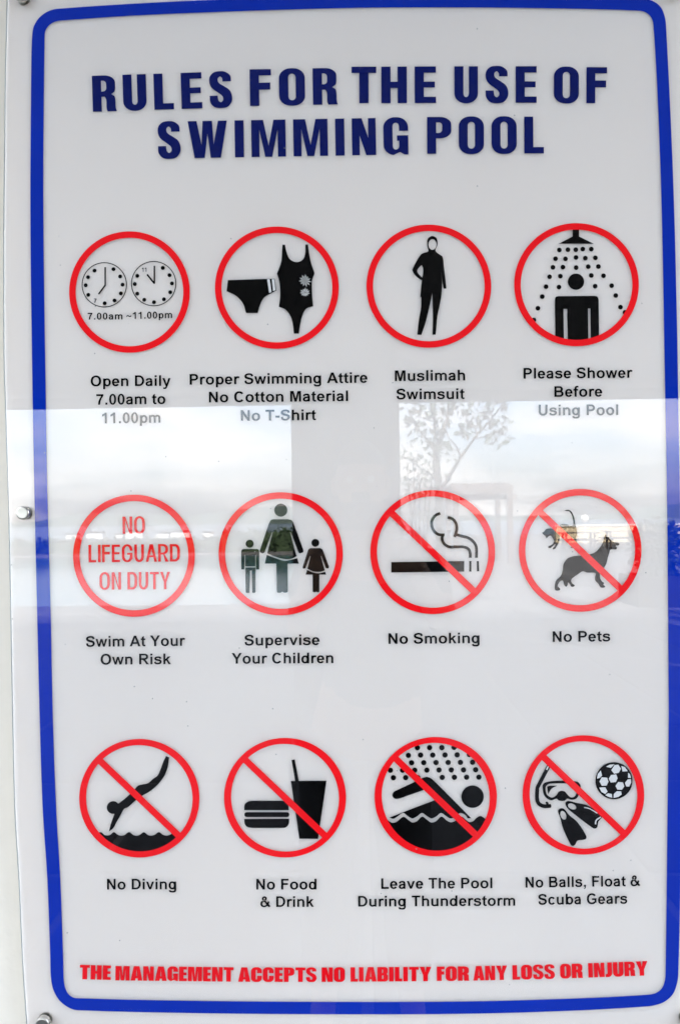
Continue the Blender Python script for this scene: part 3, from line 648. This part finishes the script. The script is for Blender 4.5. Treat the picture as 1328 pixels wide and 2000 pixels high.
# --- pets
o = (1002, 945); p = rings[7]
ik = Ink(); ik.poly([sp("505,268c 530,260 560,262 585,285 608,340 616,400c 628,440 634,490 628,560 645,620 612,640 585,640 570,634 600,612 570,590 520,545 470,515 455,580 430,625 415,648 392,652 395,638 412,625 418,600 400,615 370,640 346,634 352,622 385,605 405,575 385,530 368,515 350,525 330,544c 318,520 300,505 285,487c 305,478 330,450 385,445 440,425 490,402 540,406 575,418 597,415c 596,370 580,310 555,275 530,272", o=o)]); ik.build('cat_figure', 'black', p)
ik = Ink(); ik.poly([sp("920,495c 932,530 948,528c 965,552 1005,582 1055,590c 1052,612 1020,618 1032,638 1025,655c 968,657 955,690 940,740 925,800 900,840 868,880 862,910 868,950 885,975 905,990 895,1005 915,1022 905,1034 870,1032 850,1000 818,965 815,930 820,890 740,885 690,873 640,905 590,940 575,965 590,995 612,1012 600,1026 578,1025 560,998 545,982 540,1010 525,1026 508,1010 490,963 455,985 442,1020 465,1045 462,1062 418,1060 413,1010 430,960 470,920 490,870 500,800 540,745 600,722 680,715 790,695 850,650 890,590 905,540", o=o)]); ik.build('dog_figure', 'black', p)

# --- diver
o = (143, 1430); p = rings[8]
ik = Ink(); ik.disc(*sc(o, 402, 752), 12.5, 34); ik.build('diver_figure', 'black', p)
ik = Ink(); ik.poly([sp("928,237c 961,252c 945,350 920,420 895,462 840,530 760,595 680,640 615,690 550,748 512,765 480,820 440,890 400,960 359,992c 375,930 395,870 415,815c 440,770 450,715c 540,645 610,575 650,533 700,520 750,508 800,465 845,432 870,380 900,300", o=o)]); ik.build('diver_figure', 'black', p, YP - 5e-5)
ik = Ink(); top = sp("262,1000 285,1000 320,1028 365,1028 408,997 450,1024 480,1032 515,1026 560,997 605,1026 635,1032 665,1025 707,998 750,1026 780,1032 812,1025 857,997 900,1024 935,1032 970,1022 1010,998 1040,1005", False, o)
a0 = math.degrees(math.atan2(1010 - 660, 1040 - 663)); a1 = 180 - math.degrees(math.atan2(1008 - 660, 663 - 245))
ik.poly([top + [sc(o, *q) for q in arc(663, 660, 562, a0, a1, 30)]]); ik.build('water', 'black', p)

# --- food and drink
o = (427, 1430); p = rings[9]
ik = Ink(); ik.poly([sp("721,487c 764,487c 728,278c 760,271c 800,486c 1076,484c 992,1065c 806,1063c", o=o)]); ik.build('drink_cup', 'black', p)
ik = Ink(); ik.poly([sp("256,778c 262,720 300,690 345,684c 620,684c 665,692 695,730 701,778c", o=o)])
ik.poly([[sc(o, *q) for q in rr(258, 798, 706, 847, 24, 24)]]); ik.poly([sp("256,866c 706,863c 700,915 670,950 620,956c 335,956c 285,945 262,915", o=o)]); ik.build('burger', 'black', p)

# --- swimmer in a storm
o = (720, 1425); p = rings[10]
ik = Ink(); dots(ik, o, "485,181 606,180 728,180 850,177 395,257 517,254 638,254 760,253 881,252 1002,249 427,331 548,330 670,329 791,328 913,327 1034,326 216,406 337,405 458,405 579,404 700,403 822,402 944,402 1065,400 246,480 368,479 489,479 732,477 853,476 975,475 1097,474", 27); ik.build('rain_drops', 'black', p)
ik = Ink(); ik.disc(*sc(o, 1034, 669), 21.9, 48)
ik.poly([sp("236,648 250,620 290,600 440,530 530,485 580,472 628,492 700,560 1022,885c 985,885c 965,855 920,832 885,845 850,878 810,886 770,862 720,832 675,865 625,886 578,862 530,832 478,868 432,886 388,862 342,832 285,868 245,890 205,878c 430,790 655,705c 560,598c 400,655 310,686 265,690 240,672", o=o)]); ik.build('swimmer_figure', 'black', p)
ik = Ink(); top = sp("168,880 205,915 240,930 280,918 345,870 400,905 435,926 478,915 532,868 582,900 622,926 668,915 724,868 775,905 815,924 860,912 922,868 965,897 1002,922 1042,912 1075,880 1115,862 1165,893", False, o)
a0 = math.degrees(math.atan2(893 - 670, 1165 - 669)); a1 = 180 - math.degrees(math.atan2(880 - 670, 669 - 150))
ik.poly([top + [sc(o, *q) for q in arc(669, 670, 575, a0 + 2, a1 - 2, 40)]]); ik.build('water', 'black', p)

# --- snorkel, mask, fins, ball
o = (1009, 1423); p = rings[11]
ik = Ink(); stroke(ik, o, "345,318c 330,348c 203,590c 200,690 215,745 265,773 338,772", 38)
ik.poly([sp("268,760c 290,755 285,735 298,728 312,738 318,755 340,762 340,782 300,790c", o=o)]); ik.build('snorkel', 'black', p)
ik = Ink(); ik.poly([sp("305,374c 318,380c 302,414c 288,408c", o=o)]); ik.build('snorkel_band', 'white', p)
ik = Ink(); ik.poly([sp("256,600 258,560 290,535 400,520 500,522 600,530 630,560 634,600 618,660 590,700 545,710 500,700 480,718 448,722 415,716 395,700 340,716 290,690 265,650", o=o),
                     sp("285,600 290,575 320,553 400,547 500,548 575,555 602,590 595,640 570,680 535,685 505,660 480,630 448,621 415,632 392,665 350,688 305,665 290,635", o=o)]); ik.build('diving_mask', 'black', p)
ik = Ink(); ik.disc(*sc(o, 448, 674), 9.5, 28); ik.poly([sp("300,580c 330,570 402,570c 345,600 312,655c", o=o)]); ik.build('diving_mask', 'black', p, YP - 5e-5)
ik = Ink(); ik.poly([sp("410,822 432,797 468,800 520,862 600,930 690,1068 688,1100 660,1110 605,1118 578,1160 556,1172 535,1158 465,1010 430,890", o=o), ell(*sc(o, 462, 865), 5.4, 8.8, 24, R_(-22))]); ik.build('swim_fin', 'black', p)
ik = Ink(); ik.poly([sp("483,742 510,722 590,740 700,765 800,830 850,885c 812,930 800,985 775,998 740,982 580,860 500,790", o=o), ell(*sc(o, 550, 777), 8.6, 5.2, 24, R_(25)), ]); ik.build('swim_fin', 'black', p)
ik = Ink(); stroke(ik, o, "670,786 725,800 800,845", 9); stroke(ik, o, "782,955 790,915 835,882", 13); ik.build('fin_ribs', 'white', p)
ik = Ink(); ik.disc(*sc(o, 967, 520), 36.2, 64); ik.build('football', 'black', p)
ik = Ink()
for h in ("972,364 1010,360 1036,400 1015,440 968,450 940,415", "937,463 988,457 1003,495 985,533 935,538 914,500", "845,485 898,490 912,530 893,568 845,570 822,528", "1008,533 1055,537 1070,575 1045,610 1000,608 982,572",
          "1103,508 1135,503 1138,540 1118,578 1090,578 1075,542", "1040,373 1075,383 1104,425 1052,428", "835,418 848,468 828,490 797,500 806,452", "820,588 880,586 903,628 880,652 842,632", "908,645 945,652 950,690 912,682 880,663",
          "965,652 995,625 1038,627 1043,657 1010,682 962,692", "1108,440 1126,455 1136,492 1106,490", "888,380 925,360 972,356 935,392"):
    ik.poly([sp(' '.join(q + 'c' for q in h.split()), o=o)])
ik.build('ball_panels', 'white', p)

# --- standoff bolts
def lathe(name, prof, centre, m, parent, seg=40):
    V, Fs = [], []
    for y, r in prof:
        for i in range(seg):
            a = 2 * math.pi * i / seg; V.append((centre.x + r * math.cos(a), y, centre.z + r * math.sin(a)))
    for k in range(len(prof) - 1):
        for i in range(seg):
            a = k * seg + i; b = k * seg + (i + 1) % seg; Fs.append((a, b, b + seg, a + seg))
    Fs.append(tuple(range(seg))); Fs.append(tuple(reversed(range((len(prof) - 1) * seg, len(prof) * seg))))
    o = mesh(name, V, Fs, m, parent)
    bm = bmesh.new(); bm.from_mesh(o.data); bmesh.ops.recalc_face_normals(bm, faces=bm.faces[:]); bm.to_mesh(o.data); bm.free()
    return o
for bx, by in ((51.5, 1002), (47, -2), (90, 1990), (1338, 1986), (1352, 994), (1316, -14)):
    c = S(bx, by)
    cap = lathe('standoff_bolt', [(-.0346, .0086), (-.0352, .0090), (-.0415, .0090), (-.0424, .0084), (-.0428, .0070), (-.0426, .0)], c, M['steel'], sign)
    lathe('barrel', [(-.0005, .0088), (-.0305, .0088)], c, M['steel'], cap)

# ================================================================== things mirrored in the sign
def tube(name, pts, rad, m, parent, seg=8):
    V, Fs = [], []
    for i, q in enumerate(pts):
        q = Vector(q); d = (Vector(pts[min(i + 1, len(pts) - 1)]) - Vector(pts[max(0, i - 1)])).normalized()
        u = d.cross(Vector((0, 1, .1))).normalized(); v = d.cross(u)
        r = rad[i] if isinstance(rad, (list, tuple)) else rad
        for k in range(seg):
            a = 2 * math.pi * k / seg; V.append(q + (u * math.cos(a) + v * math.sin(a)) * r)
    for i in range(len(pts) - 1):
        for k in range(seg):
            a = i * seg + k; b = i * seg + (k + 1) % seg; Fs.append((a, b, b + seg, a + seg))
    Fs.append(tuple(range(seg))); Fs.append(tuple(range((len(pts) - 1) * seg, len(pts) * seg)))
    return mesh(name, V, Fs, m, parent, True)
def leaves(name, clusters, m, parent, size=(.16, .05), seed=3):
    rnd = random.Random(seed); V, Fs = [], []
    for c, r, n in clusters:
        for _ in range(n):
            d = Vector((rnd.gauss(0, 1), rnd.gauss(0, 1), rnd.gauss(0, 1))).normalized()
            p = Vector(c) + d * r * rnd.random() ** .45
            a = (d + Vector((rnd.uniform(-.6, .6), rnd.uniform(-.6, .6), rnd.uniform(-.5, .5)))).normalized()
            b = a.cross(Vector((rnd.uniform(-1, 1), rnd.uniform(-1, 1), 1))).normalized(); L = size[0] * rnd.uniform(.6, 1.2); W = size[1] * rnd.uniform(.7, 1.2)
            n0 = len(V); up = a.cross(b) * W * .35
            V += [p, p + a * L * .45 + b * W + up, p + a * L, p + a * L * .45 - b * W + up, p + a * L * .5]
            Fs += [(n0, n0 + 1, n0 + 4), (n0 + 1, n0 + 2, n0 + 4), (n0, n0 + 4, n0 + 3), (n0 + 4, n0 + 2, n0 + 3)]
    return tag(mesh(name, V, Fs, m, parent), kind='stuff')
def T(x, y, L, dy=0): q = FAR(760 + x / 4.427, 780 + y / 4.427, L); q.y += dy; return q
LT = 12.5
base = T(445, 1600, LT); base.z = 0
tree = empty('tree', base); tag(tree, 'slender tree with upright forks and sparse broad leaves beside the pergola', 'tree')
tube('trunk', [base, T(440, 1300, LT), T(440, 1000, LT), T(430, 780, LT), T(405, 560, LT), T(405, 440, LT)], [.09, .08, .072, .066, .056, .048], M['bark'], tree, 10)
for pts, r0 in (([(405, 450), (450, 330), (485, 200), (520, 80), (535, -60), (560, -200)], .045), ([(440, 800), (500, 690), (620, 500), (740, 330), (850, 200), (950, 90), (1020, -20)], .034), ([(620, 500), (560, 410), (500, 345), (490, 230), (520, 120)], .018),
                ([(740, 350), (820, 320), (910, 285), (960, 300)], .018), ([(405, 440), (330, 330), (250, 250), (200, 200), (150, 90)], .028), ([(400, 330), (400, 200), (350, 80), (320, -60)], .022), ([(740, 330), (730, 240), (690, 180)], .014), ([(850, 200), (840, 100), (800, 30)], .014),
                ([(430, 700), (340, 620), (240, 570), (180, 480)], .02)):
    k = len(pts); tube('branch', [T(x, y, LT, .25 * math.sin(i * 1.7 + x * .01)) for i, (x, y) in enumerate(pts)], [r0 * (1 - .7 * i / (k - 1)) for i in range(k)], M['bark'], tree, 6)
cl = []
for x, y, r, n_ in ((660, 230, 80, 26), (640, 180, 60, 16), (770, 110, 100, 40), (900, 100, 90, 40), (960, 220, 60, 22), (965, 350, 55, 22), (880, 290, 40, 10), (240, 170, 90, 34), (200, 230, 50, 12), (480, 100, 100, 36), (380, 330, 70, 26), (370, 420, 60, 18), (520, 490, 60, 16), (260, 320, 40, 10), (300, 60, 90, 34), (620, 20, 90, 30), (160, 90, 50, 12), (490, 160, 60, 14), (800, -60, 130, 50), (450, -100, 140, 60), (950, -30, 90, 30)):
    cl.append((T(x, y, LT), r / 4.427 / F * LT, int(n_ * .7)))
leaves('crown', cl, M['leaf'], tree, (.17, .05))
sb = T(260, 1600, 11.5); sb.z = 0
shrub = empty('shrub', sb); tag(shrub, 'bushy shrub with small leaves growing close beside the tree trunk', 'shrub')
for dx in (-100, -50, 0, 60, 110): tube('stem', [T(260 + dx * .4, 1500, 11.5), T(260 + dx * .7, 1000, 11.5), T(260 + dx, 640, 11.5)], [.025, .018, .006], M['bark'], shrub, 6)
leaves('foliage', [(T(x, y, 11.5, random.uniform(-.2, .2)), .14, 16) for x, y in ((180, 500), (150, 600), (240, 560), (320, 540), (210, 680), (300, 650), (390, 620), (160, 740), (250, 760), (350, 740), (440, 700), (120, 660), (300, 780))], M['leaf'], shrub, (.08, .028), 9)

# pergola
def PG(x, y): return FAR(x, y, 25)
g0 = PG(940, 1100); g0.z = 0
pg = empty('pergola', g0); tag(pg, 'small dark timber pergola with flat beams standing on the terrace', 'pergola')
zt = PG(940, 949).z; zb = PG(940, 964).z; xl, xr = PG(885, 1000).x, PG(1000, 1000).x; ty = g0.y
for x0, yy in ((xl, 0), (xr - .16, 0), (xl, -2.2), (xr - .16, -2.2)):
    boxes('post', [(x0, x0 + .16, ty + yy - .11, ty + yy + .11, .004, zb)], M['timber'], pg, .008)
boxes('beam', [(xl - .03, xr + .03, ty - .13, ty + .13, zb + .002, zt)], M['timber'], pg, .01)
boxes('beam', [(xl - .03, xr + .03, ty - 2.33, ty - 2.07, zb + .002, zt)], M['timber'], pg, .01)
z2 = PG(940, 966).z; z3 = PG(940, 976).z
boxes('cross_rail', [(xl + .23, xr + .19, ty - .30, ty - .14, z3, z2)], M['timber'], pg, .008)
for i in range(5):
    yy = ty - .35 - i * .42; boxes('rafter', [(xl + .0, xr, yy - .05, yy + .05, zt + .004, zt + .10)], M['timber'], pg)

# cream wall, lamp, tables, hedge, bollards
q0, q1 = FAR(1085, 1050, 42), FAR(1700, 1050, 42)
cw = empty('garden_wall', ((q0.x + q1.x) / 2, q0.y, 0)); tag(cw, 'sunlit cream coloured low wall along the far edge of the terrace', 'wall')
zt = FAR(1200, 1027, 42).z
boxes('wall_body', [(q0.x, q1.x, q0.y - .3, q0.y, .004, zt)], M['cream'], cw, .01)
boxes('coping', [(q0.x - .05, q1.x + .05, q0.y - .36, q0.y + .06, zt + .002, zt + .08)], M['paint'], cw, .01)
def hedge(p0, p1, H, lab, seed):
    h0, h1 = FAR(p0, 1050, 36), FAR(p1, 1050, 36)
    hg = empty('hedge', ((h0.x + h1.x) / 2, h0.y, 0)); tag(hg, lab, 'hedge', 'clipped hedges beyond the pool')
    nx = int((h1.x - h0.x) / .5)
    leaves('foliage', [((h0.x + (i + .5) * .5, h0.y - .1 + random.uniform(-.25, .1), z), .30, 60) for i in range(nx) for z in (H * .4, H - .14)], M['hedge'], hg, (.2, .08), seed)
    boxes('hedge_core', [(h0.x, h1.x, h0.y - .45, h0.y + .05, .004, H)], M['hedge'], hg)
hedge(-500, 430, .52, 'long low clipped hedge beyond the pool, below the white shore buildings', 21)
hedge(434, 780, .86, 'taller clipped hedge beyond the pool, seen mirrored behind the woman pictogram', 22)
def lamp(px, L, top, lab):
    b = FAR(px, 1100, L); b.z = 0; zt = FAR(px, top, L).z
    r = empty('garden_lamp', b); tag(r, lab, 'lamp')
    tube('post', [(b.x, b.y, .004), (b.x, b.y, zt - .2)], [.05, .035], M['paint'], r, 10)
    bm = bmesh.new(); bmesh.ops.create_uvsphere(bm, u_segments=20, v_segments=12, radius=.2, matrix=Matrix.Translation((b.x, b.y, zt)))
    bm.verts.index_update(); mesh('globe', [v.co.copy() for v in bm.verts], [[v.index for v in f.verts] for f in bm.faces], M['paint'], r, True); bm.free()
lamp(1143, 40, 1013, 'white globe lamp standing in front of the cream wall')
def table(px, L, lab):
    b = FAR(px, 1100, L); b.z = 0; r = empty('picnic_table', b); tag(r, lab, 'table', 'timber picnic tables on the terrace')
    x, y = b.x, b.y
    for k in range(4): boxes('plank', [(x - .8, x + .8, y - .36 + k * .18, y - .20 + k * .18, .72, .76)], M['timber'], r)
    for yy in (-.75, .6): boxes('bench', [(x - .8, x + .8, y + yy, y + yy + .25, .43, .47)], M['timber'], r)
    for sx in (-.6, .55):
        for sy in (-.33, .2): boxes('leg', [(x + sx, x + sx + .07, y + sy, y + sy + .07, .004, .719)], M['timber'], r)
        boxes('rail', [(x + sx - .04, x + sx - .001, y - .8, y + .85, .38, .429)], M['timber'], r)
table(1130, 33, 'dark timber picnic table left of the lamp'); table(1215, 35, 'dark timber picnic table farther right before the cream wall')
# low shrub in a planter at the right
b = FAR(1285, 1180, 13.5); b.z = 0
pl = empty('planter', b); tag(pl, 'square dark planter box at the right side of the terrace', 'planter')
boxes('planter_panel', [(b.x - .5, b.x + .5, b.y - .5, b.y - .46, .004, .5)], M['soffit'], pl); boxes('planter_panel', [(b.x - .5, b.x + .5, b.y + .46, b.y + .5, .004, .5)], M['soffit'], pl)
boxes('planter_panel', [(b.x - .5, b.x - .46, b.y - .459, b.y + .459, .004, .5)], M['soffit'], pl); boxes('planter_panel', [(b.x + .46, b.x + .5, b.y - .459, b.y + .459, .004, .5)], M['soffit'], pl)
boxes('soil', [(b.x - .458, b.x + .458, b.y - .458, b.y + .458, .01, .44)], M['joint'], pl)
ps = empty('planter_shrub', (b.x, b.y, .44)); tag(ps, 'round dense shrub growing in the dark planter box', 'shrub')
tube('stem', [(b.x, b.y, .44), (b.x, b.y, .8)], [.03, .02], M['bark'], ps, 8)
leaves('foliage', [((b.x, b.y, .95), .45, 900)], M['hedge'], ps, (.13, .05), 5)

# low white buildings on the far shore
for i, (px, wd, ht, lab) in enumerate(((140, 9, 3.4, 'leftmost small white shore building, seen mirrored below the horizon'), (185, 13, 4.6, 'wide white shore building next to the leftmost one'), (232, 7, 3.2, 'narrowest white shore building, third from the left'),
        (262, 14, 5.2, 'tallest white shore building in the middle of the row'), (318, 10, 3.6, 'white shore building just right of the tallest one'), (352, 15, 4.4, 'widest white shore building, second from the right'), (405, 9, 3.4, 'rightmost small white shore building of the row'))):
    c = FAR(px, 1044, 640); z = -13.9; r = empty('shore_building', (c.x, c.y, z)); tag(r, lab, 'building', 'small white buildings on the far shore')
    boxes('wall', [(c.x - wd / 2, c.x + wd / 2, c.y - 8, c.y, z, z + ht)], M['paint'], r)
    mesh('roof', [(c.x - wd / 2 - .4, c.y + .4, z + ht + .01), (c.x + wd / 2 + .4, c.y + .4, z + ht + .01), (c.x + wd / 2 + .4, c.y - 8.4, z + ht + .01), (c.x - wd / 2 - .4, c.y - 8.4, z + ht + .01), (c.x - wd / 2 - .4, c.y - 4, z + ht + 1.6), (c.x + wd / 2 + .4, c.y - 4, z + ht + 1.6)],
         [(0, 1, 5, 4), (2, 3, 4, 5), (1, 2, 5), (3, 0, 4), (0, 3, 2, 1)], M['concrete'], r)
# pale inlaid bands crossing the shade-darkened paving
def G(px, py):
    d = CW @ Vector(((px - 664) / F, -(py - 1000) / F, -1)); return FAR(px, py, -EYE.z / d.z * d.y)
for a_, b_, w_ in ((G(930, 1120), G(1500, 1262), .22), (G(960, 1098), G(1500, 1185), .3), (G(700, 1195), G(1500, 1330), .10)):
    d = (b_ - a_).normalized(); k = Vector((-d.y, d.x, 0)) * w_ / 2; up = Vector((0, 0, .0075)); dn = Vector((0, 0, .0035)); a_.z = b_.z = 0
    c8 = [a_ - k, b_ - k, b_ + k, a_ + k]
    o = mesh('paving_band', [q + dn for q in c8] + [q + up for q in c8], [(4, 5, 6, 7), (0, 1, 5, 4), (1, 2, 6, 5), (2, 3, 7, 6), (3, 0, 4, 7)], M['band']); tag(o, kind='structure')

# ================================================================== the photographer
PX = 0.0; PYY = -1.36
per = empty('person', (PX, PYY, 0)); tag(per, 'person in dark clothes holding a camera up to the face, mirrored in the sign', 'person')
def skin(name, verts, edges, rad, m, parent, sub=2, root=0):
    me = bpy.data.meshes.new(name); off = parent.matrix_basis.translation if parent.parent is None else parent.parent.matrix_basis.translation
    me.from_pydata([tuple(Vector(v) - off) for v in verts], edges, []); me.materials.append(m)
    o = bpy.data.objects.new(name, me); COL.objects.link(o)
    sk = o.modifiers.new('s', 'SKIN'); sk.use_smooth_shade = True
    for i, d in enumerate(me.skin_vertices[0].data):
        r = rad[i]; d.radius = r if isinstance(r, tuple) else (r, r); d.use_root = i == root
    s = o.modifiers.new('u', 'SUBSURF'); s.levels = s.render_levels = sub
    dg = bpy.context.evaluated_depsgraph_get(); dg.update()
    nm = bpy.data.meshes.new_from_object(o.evaluated_get(dg)); bpy.data.objects.remove(o)
    for q in nm.polygons: q.use_smooth = True
    if not nm.materials: nm.materials.append(m)
    r = bpy.data.objects.new(name, nm); link(r, parent); return r
Y0 = PYY
# body: pelvis, spine, neck, arms to the wrists, legs to the ankles
V = [(.03, Y0, .95), (.03, Y0, 1.10), (.025, Y0, 1.27), (.015, Y0 + .01, 1.42), (.005, Y0 + .04, 1.50), (0, Y0 + .06, 1.56),
     (.18, Y0 + .01, 1.40), (.25, Y0 + .10, 1.20), (.12, Y0 + .17, 1.47),
     (-.145, Y0 + .01, 1.40), (-.18, Y0 + .12, 1.20), (-.12, Y0 + .17, 1.47),
     (.10, Y0, .87), (.12, Y0 + .02, .50), (.13, Y0 - .01, .10), (.14, Y0 + .12, .05),
     (-.10, Y0, .87), (-.12, Y0 + .02, .50), (-.13, Y0 - .01, .10), (-.14, Y0 + .12, .05)]
E = [(0, 1), (1, 2), (2, 3), (3, 4), (4, 5), (3, 6), (6, 7), (7, 8), (3, 9), (9, 10), (10, 11), (0, 12), (12, 13), (13, 14), (14, 15), (0, 16), (16, 17), (17, 18), (18, 19)]
Rd = [(.15, .11), (.14, .10), (.165, .11), (.15, .09), .06, .055, .062, .046, .030, .062, .046, .030, .088, .060, .042, .035, .088, .060, .042, .035]
body = skin('body', V, E, Rd, M['skin'], per)
# clothing over the same skeleton, a little fuller
skin('shirt', [V[0], V[1], V[2], V[3], V[6], (.225, Y0 + .06, 1.28), V[9], (-.168, Y0 + .07, 1.28)], [(0, 1), (1, 2), (2, 3), (3, 4), (4, 5), (3, 6), (6, 7)],
     [(.175, .135), (.165, .125), (.19, .135), (.17, .112), .072, .062, .072, .062], M['shirt'], per)
skin('trousers', [(0, Y0, .97), (.10, Y0, .86), (.12, Y0 + .02, .50), (.13, Y0 - .01, .12), (-.10, Y0, .86), (-.12, Y0 + .02, .50), (-.13, Y0 - .01, .12)], [(0, 1), (1, 2), (2, 3), (0, 4), (4, 5), (5, 6)],
     [(.17, .128), .112, .085, .07, .112, .085, .07], M['short'], per)
for s in (1, -1): skin('shoe', [(s * .13, Y0 - .06, .05), (s * .135, Y0 + .06, .05), (s * .145, Y0 + .17, .04)], [(0, 1), (1, 2)], [.05, .048, .036], M['shoe'], per, 2)
# head
bm = bmesh.new(); bmesh.ops.create_uvsphere(bm, u_segments=32, v_segments=24, radius=1)
hc = Vector((0, Y0 + .08, 1.645))
for v in bm.verts:
    x, y, z = v.co; sx = .075; sy = .095; sz = .115
    if z < 0: sx *= 1 - .28 * min(1, -z) ** 1.4; sy *= 1 - .15 * -z
    nx, ny, nz = x * sx, y * sy, z * sz
    if y > 0:
        nose = math.exp(-((x / .16) ** 2 + ((z + .12) / .22) ** 2)); ny += .024 * nose
        ny -= .010 * (math.exp(-(((abs(x) - .38) / .18) ** 2 + ((z - .08) / .13) ** 2)))
        ny += .006 * math.exp(-((x / .3) ** 2 + ((z + .5) / .07) ** 2)) + .008 * math.exp(-((x / .25) ** 2 + ((z + .85) / .15) ** 2))
    v.co = hc + Vector((nx, ny, nz))
bm.verts.index_update()
hd = mesh('head', [v.co.copy() for v in bm.verts], [[v.index for v in f.verts] for f in bm.faces], M['skin'], per, True); bm.free()
def ball(name, c, r, m, parent, sc3=(1, 1, 1)):
    bm = bmesh.new(); bmesh.ops.create_uvsphere(bm, u_segments=20, v_segments=12, radius=1)
    for v in bm.verts: v.co = Vector(c) + Vector((v.co.x * r * sc3[0], v.co.y * r * sc3[1], v.co.z * r * sc3[2]))
    bm.verts.index_update(); o = mesh(name, [v.co.copy() for v in bm.verts], [[v.index for v in f.verts] for f in bm.faces], m, parent, True); bm.free(); return o
for s in (1, -1):
    ball('eye', (s * .030, Y0 + .162, 1.654), .011, M['eye'], hd); ball('ear', (s * .076, Y0 + .07, 1.64), .03, M['skin'], hd, (.35, .6, 1))
ball('mouth', (0, Y0 + .163, 1.586), .022, mat('lips', (.35, .12, .10), .5), hd, (1, .3, .28))
bm = bmesh.new(); bmesh.ops.create_uvsphere(bm, u_segments=32, v_segments=24, radius=1)
for v in list(bm.verts):
    x, y, z = v.co
    if z < .35 and y > .15 or z < -.45: bm.verts.remove(v); continue
    v.co = hc + Vector((x * .083, y * .104 - .004, z * .124 + .004))
bm.verts.index_update(); mesh('hair', [v.co.copy() for v in bm.verts], [[v.index for v in f.verts] for f in bm.faces], M['hair'], hd, True); bm.free()
# hands: palm, four curled fingers and a thumb from the side of the palm
for s in (1, -1):
    wr = Vector((s * .12, Y0 + .17, 1.47)); pm = Vector((s * .092, Y0 + .185, 1.525))
    V = [wr, pm]; E = [(0, 1)]; Rd = [.027, (.030, .020)]
    for k in range(4):
        a = pm + Vector((s * .006, .008, .018 - k * .017)); ln = (.021, .024, .022, .017)[k]
        b1 = a + Vector((-s * .004, ln, .002)); b2 = b1 + Vector((-s * ln * .8, ln * .45, 0)); b3 = b2 + Vector((-s * ln * .7, -.004, 0))
        i = len(V); V += [a, b1, b2, b3]; E += [(1, i), (i, i + 1), (i + 1, i + 2), (i + 2, i + 3)]; Rd += [.011, .0095, .009, .008]
    i = len(V); V += [pm + Vector((-s * .008, -.018, -.005)), pm + Vector((-s * .022, -.030, .006)), pm + Vector((-s * .040, -.030, .010))]; E += [(0, i), (i, i + 1), (i + 1, i + 2)]; Rd += [.014, .011, .009]
    skin('hand', V, E, Rd, M['skin'], per, 2)
# the camera in the hands
kx, ky, kz = 0, Y0 + .195, 1.555
ca = empty('handheld_camera', (kx, ky, kz)); tag(ca, 'black camera with a short lens held before the face of the person', 'camera')
boxes('camera_body', [(-.068, .068, ky - .025, ky + .012, kz - .045, kz + .035)], M['plastic'], ca, .006)
boxes('prism_hump', [(-.026, .026, ky - .022, ky + .010, kz + .036, kz + .062)], M['plastic'], ca, .006)
lathe('lens', [(ky + .0125, .034), (ky + .030, .034), (ky + .032, .031), (ky + .044, .031), (ky + .0445, .027)], Vector((kx, 0, kz)), M['plastic'], ca)
lathe('front_glass', [(ky + .0448, .025), (ky + .0465, .012)], Vector((kx, 0, kz)), M['lensglass'], ca)
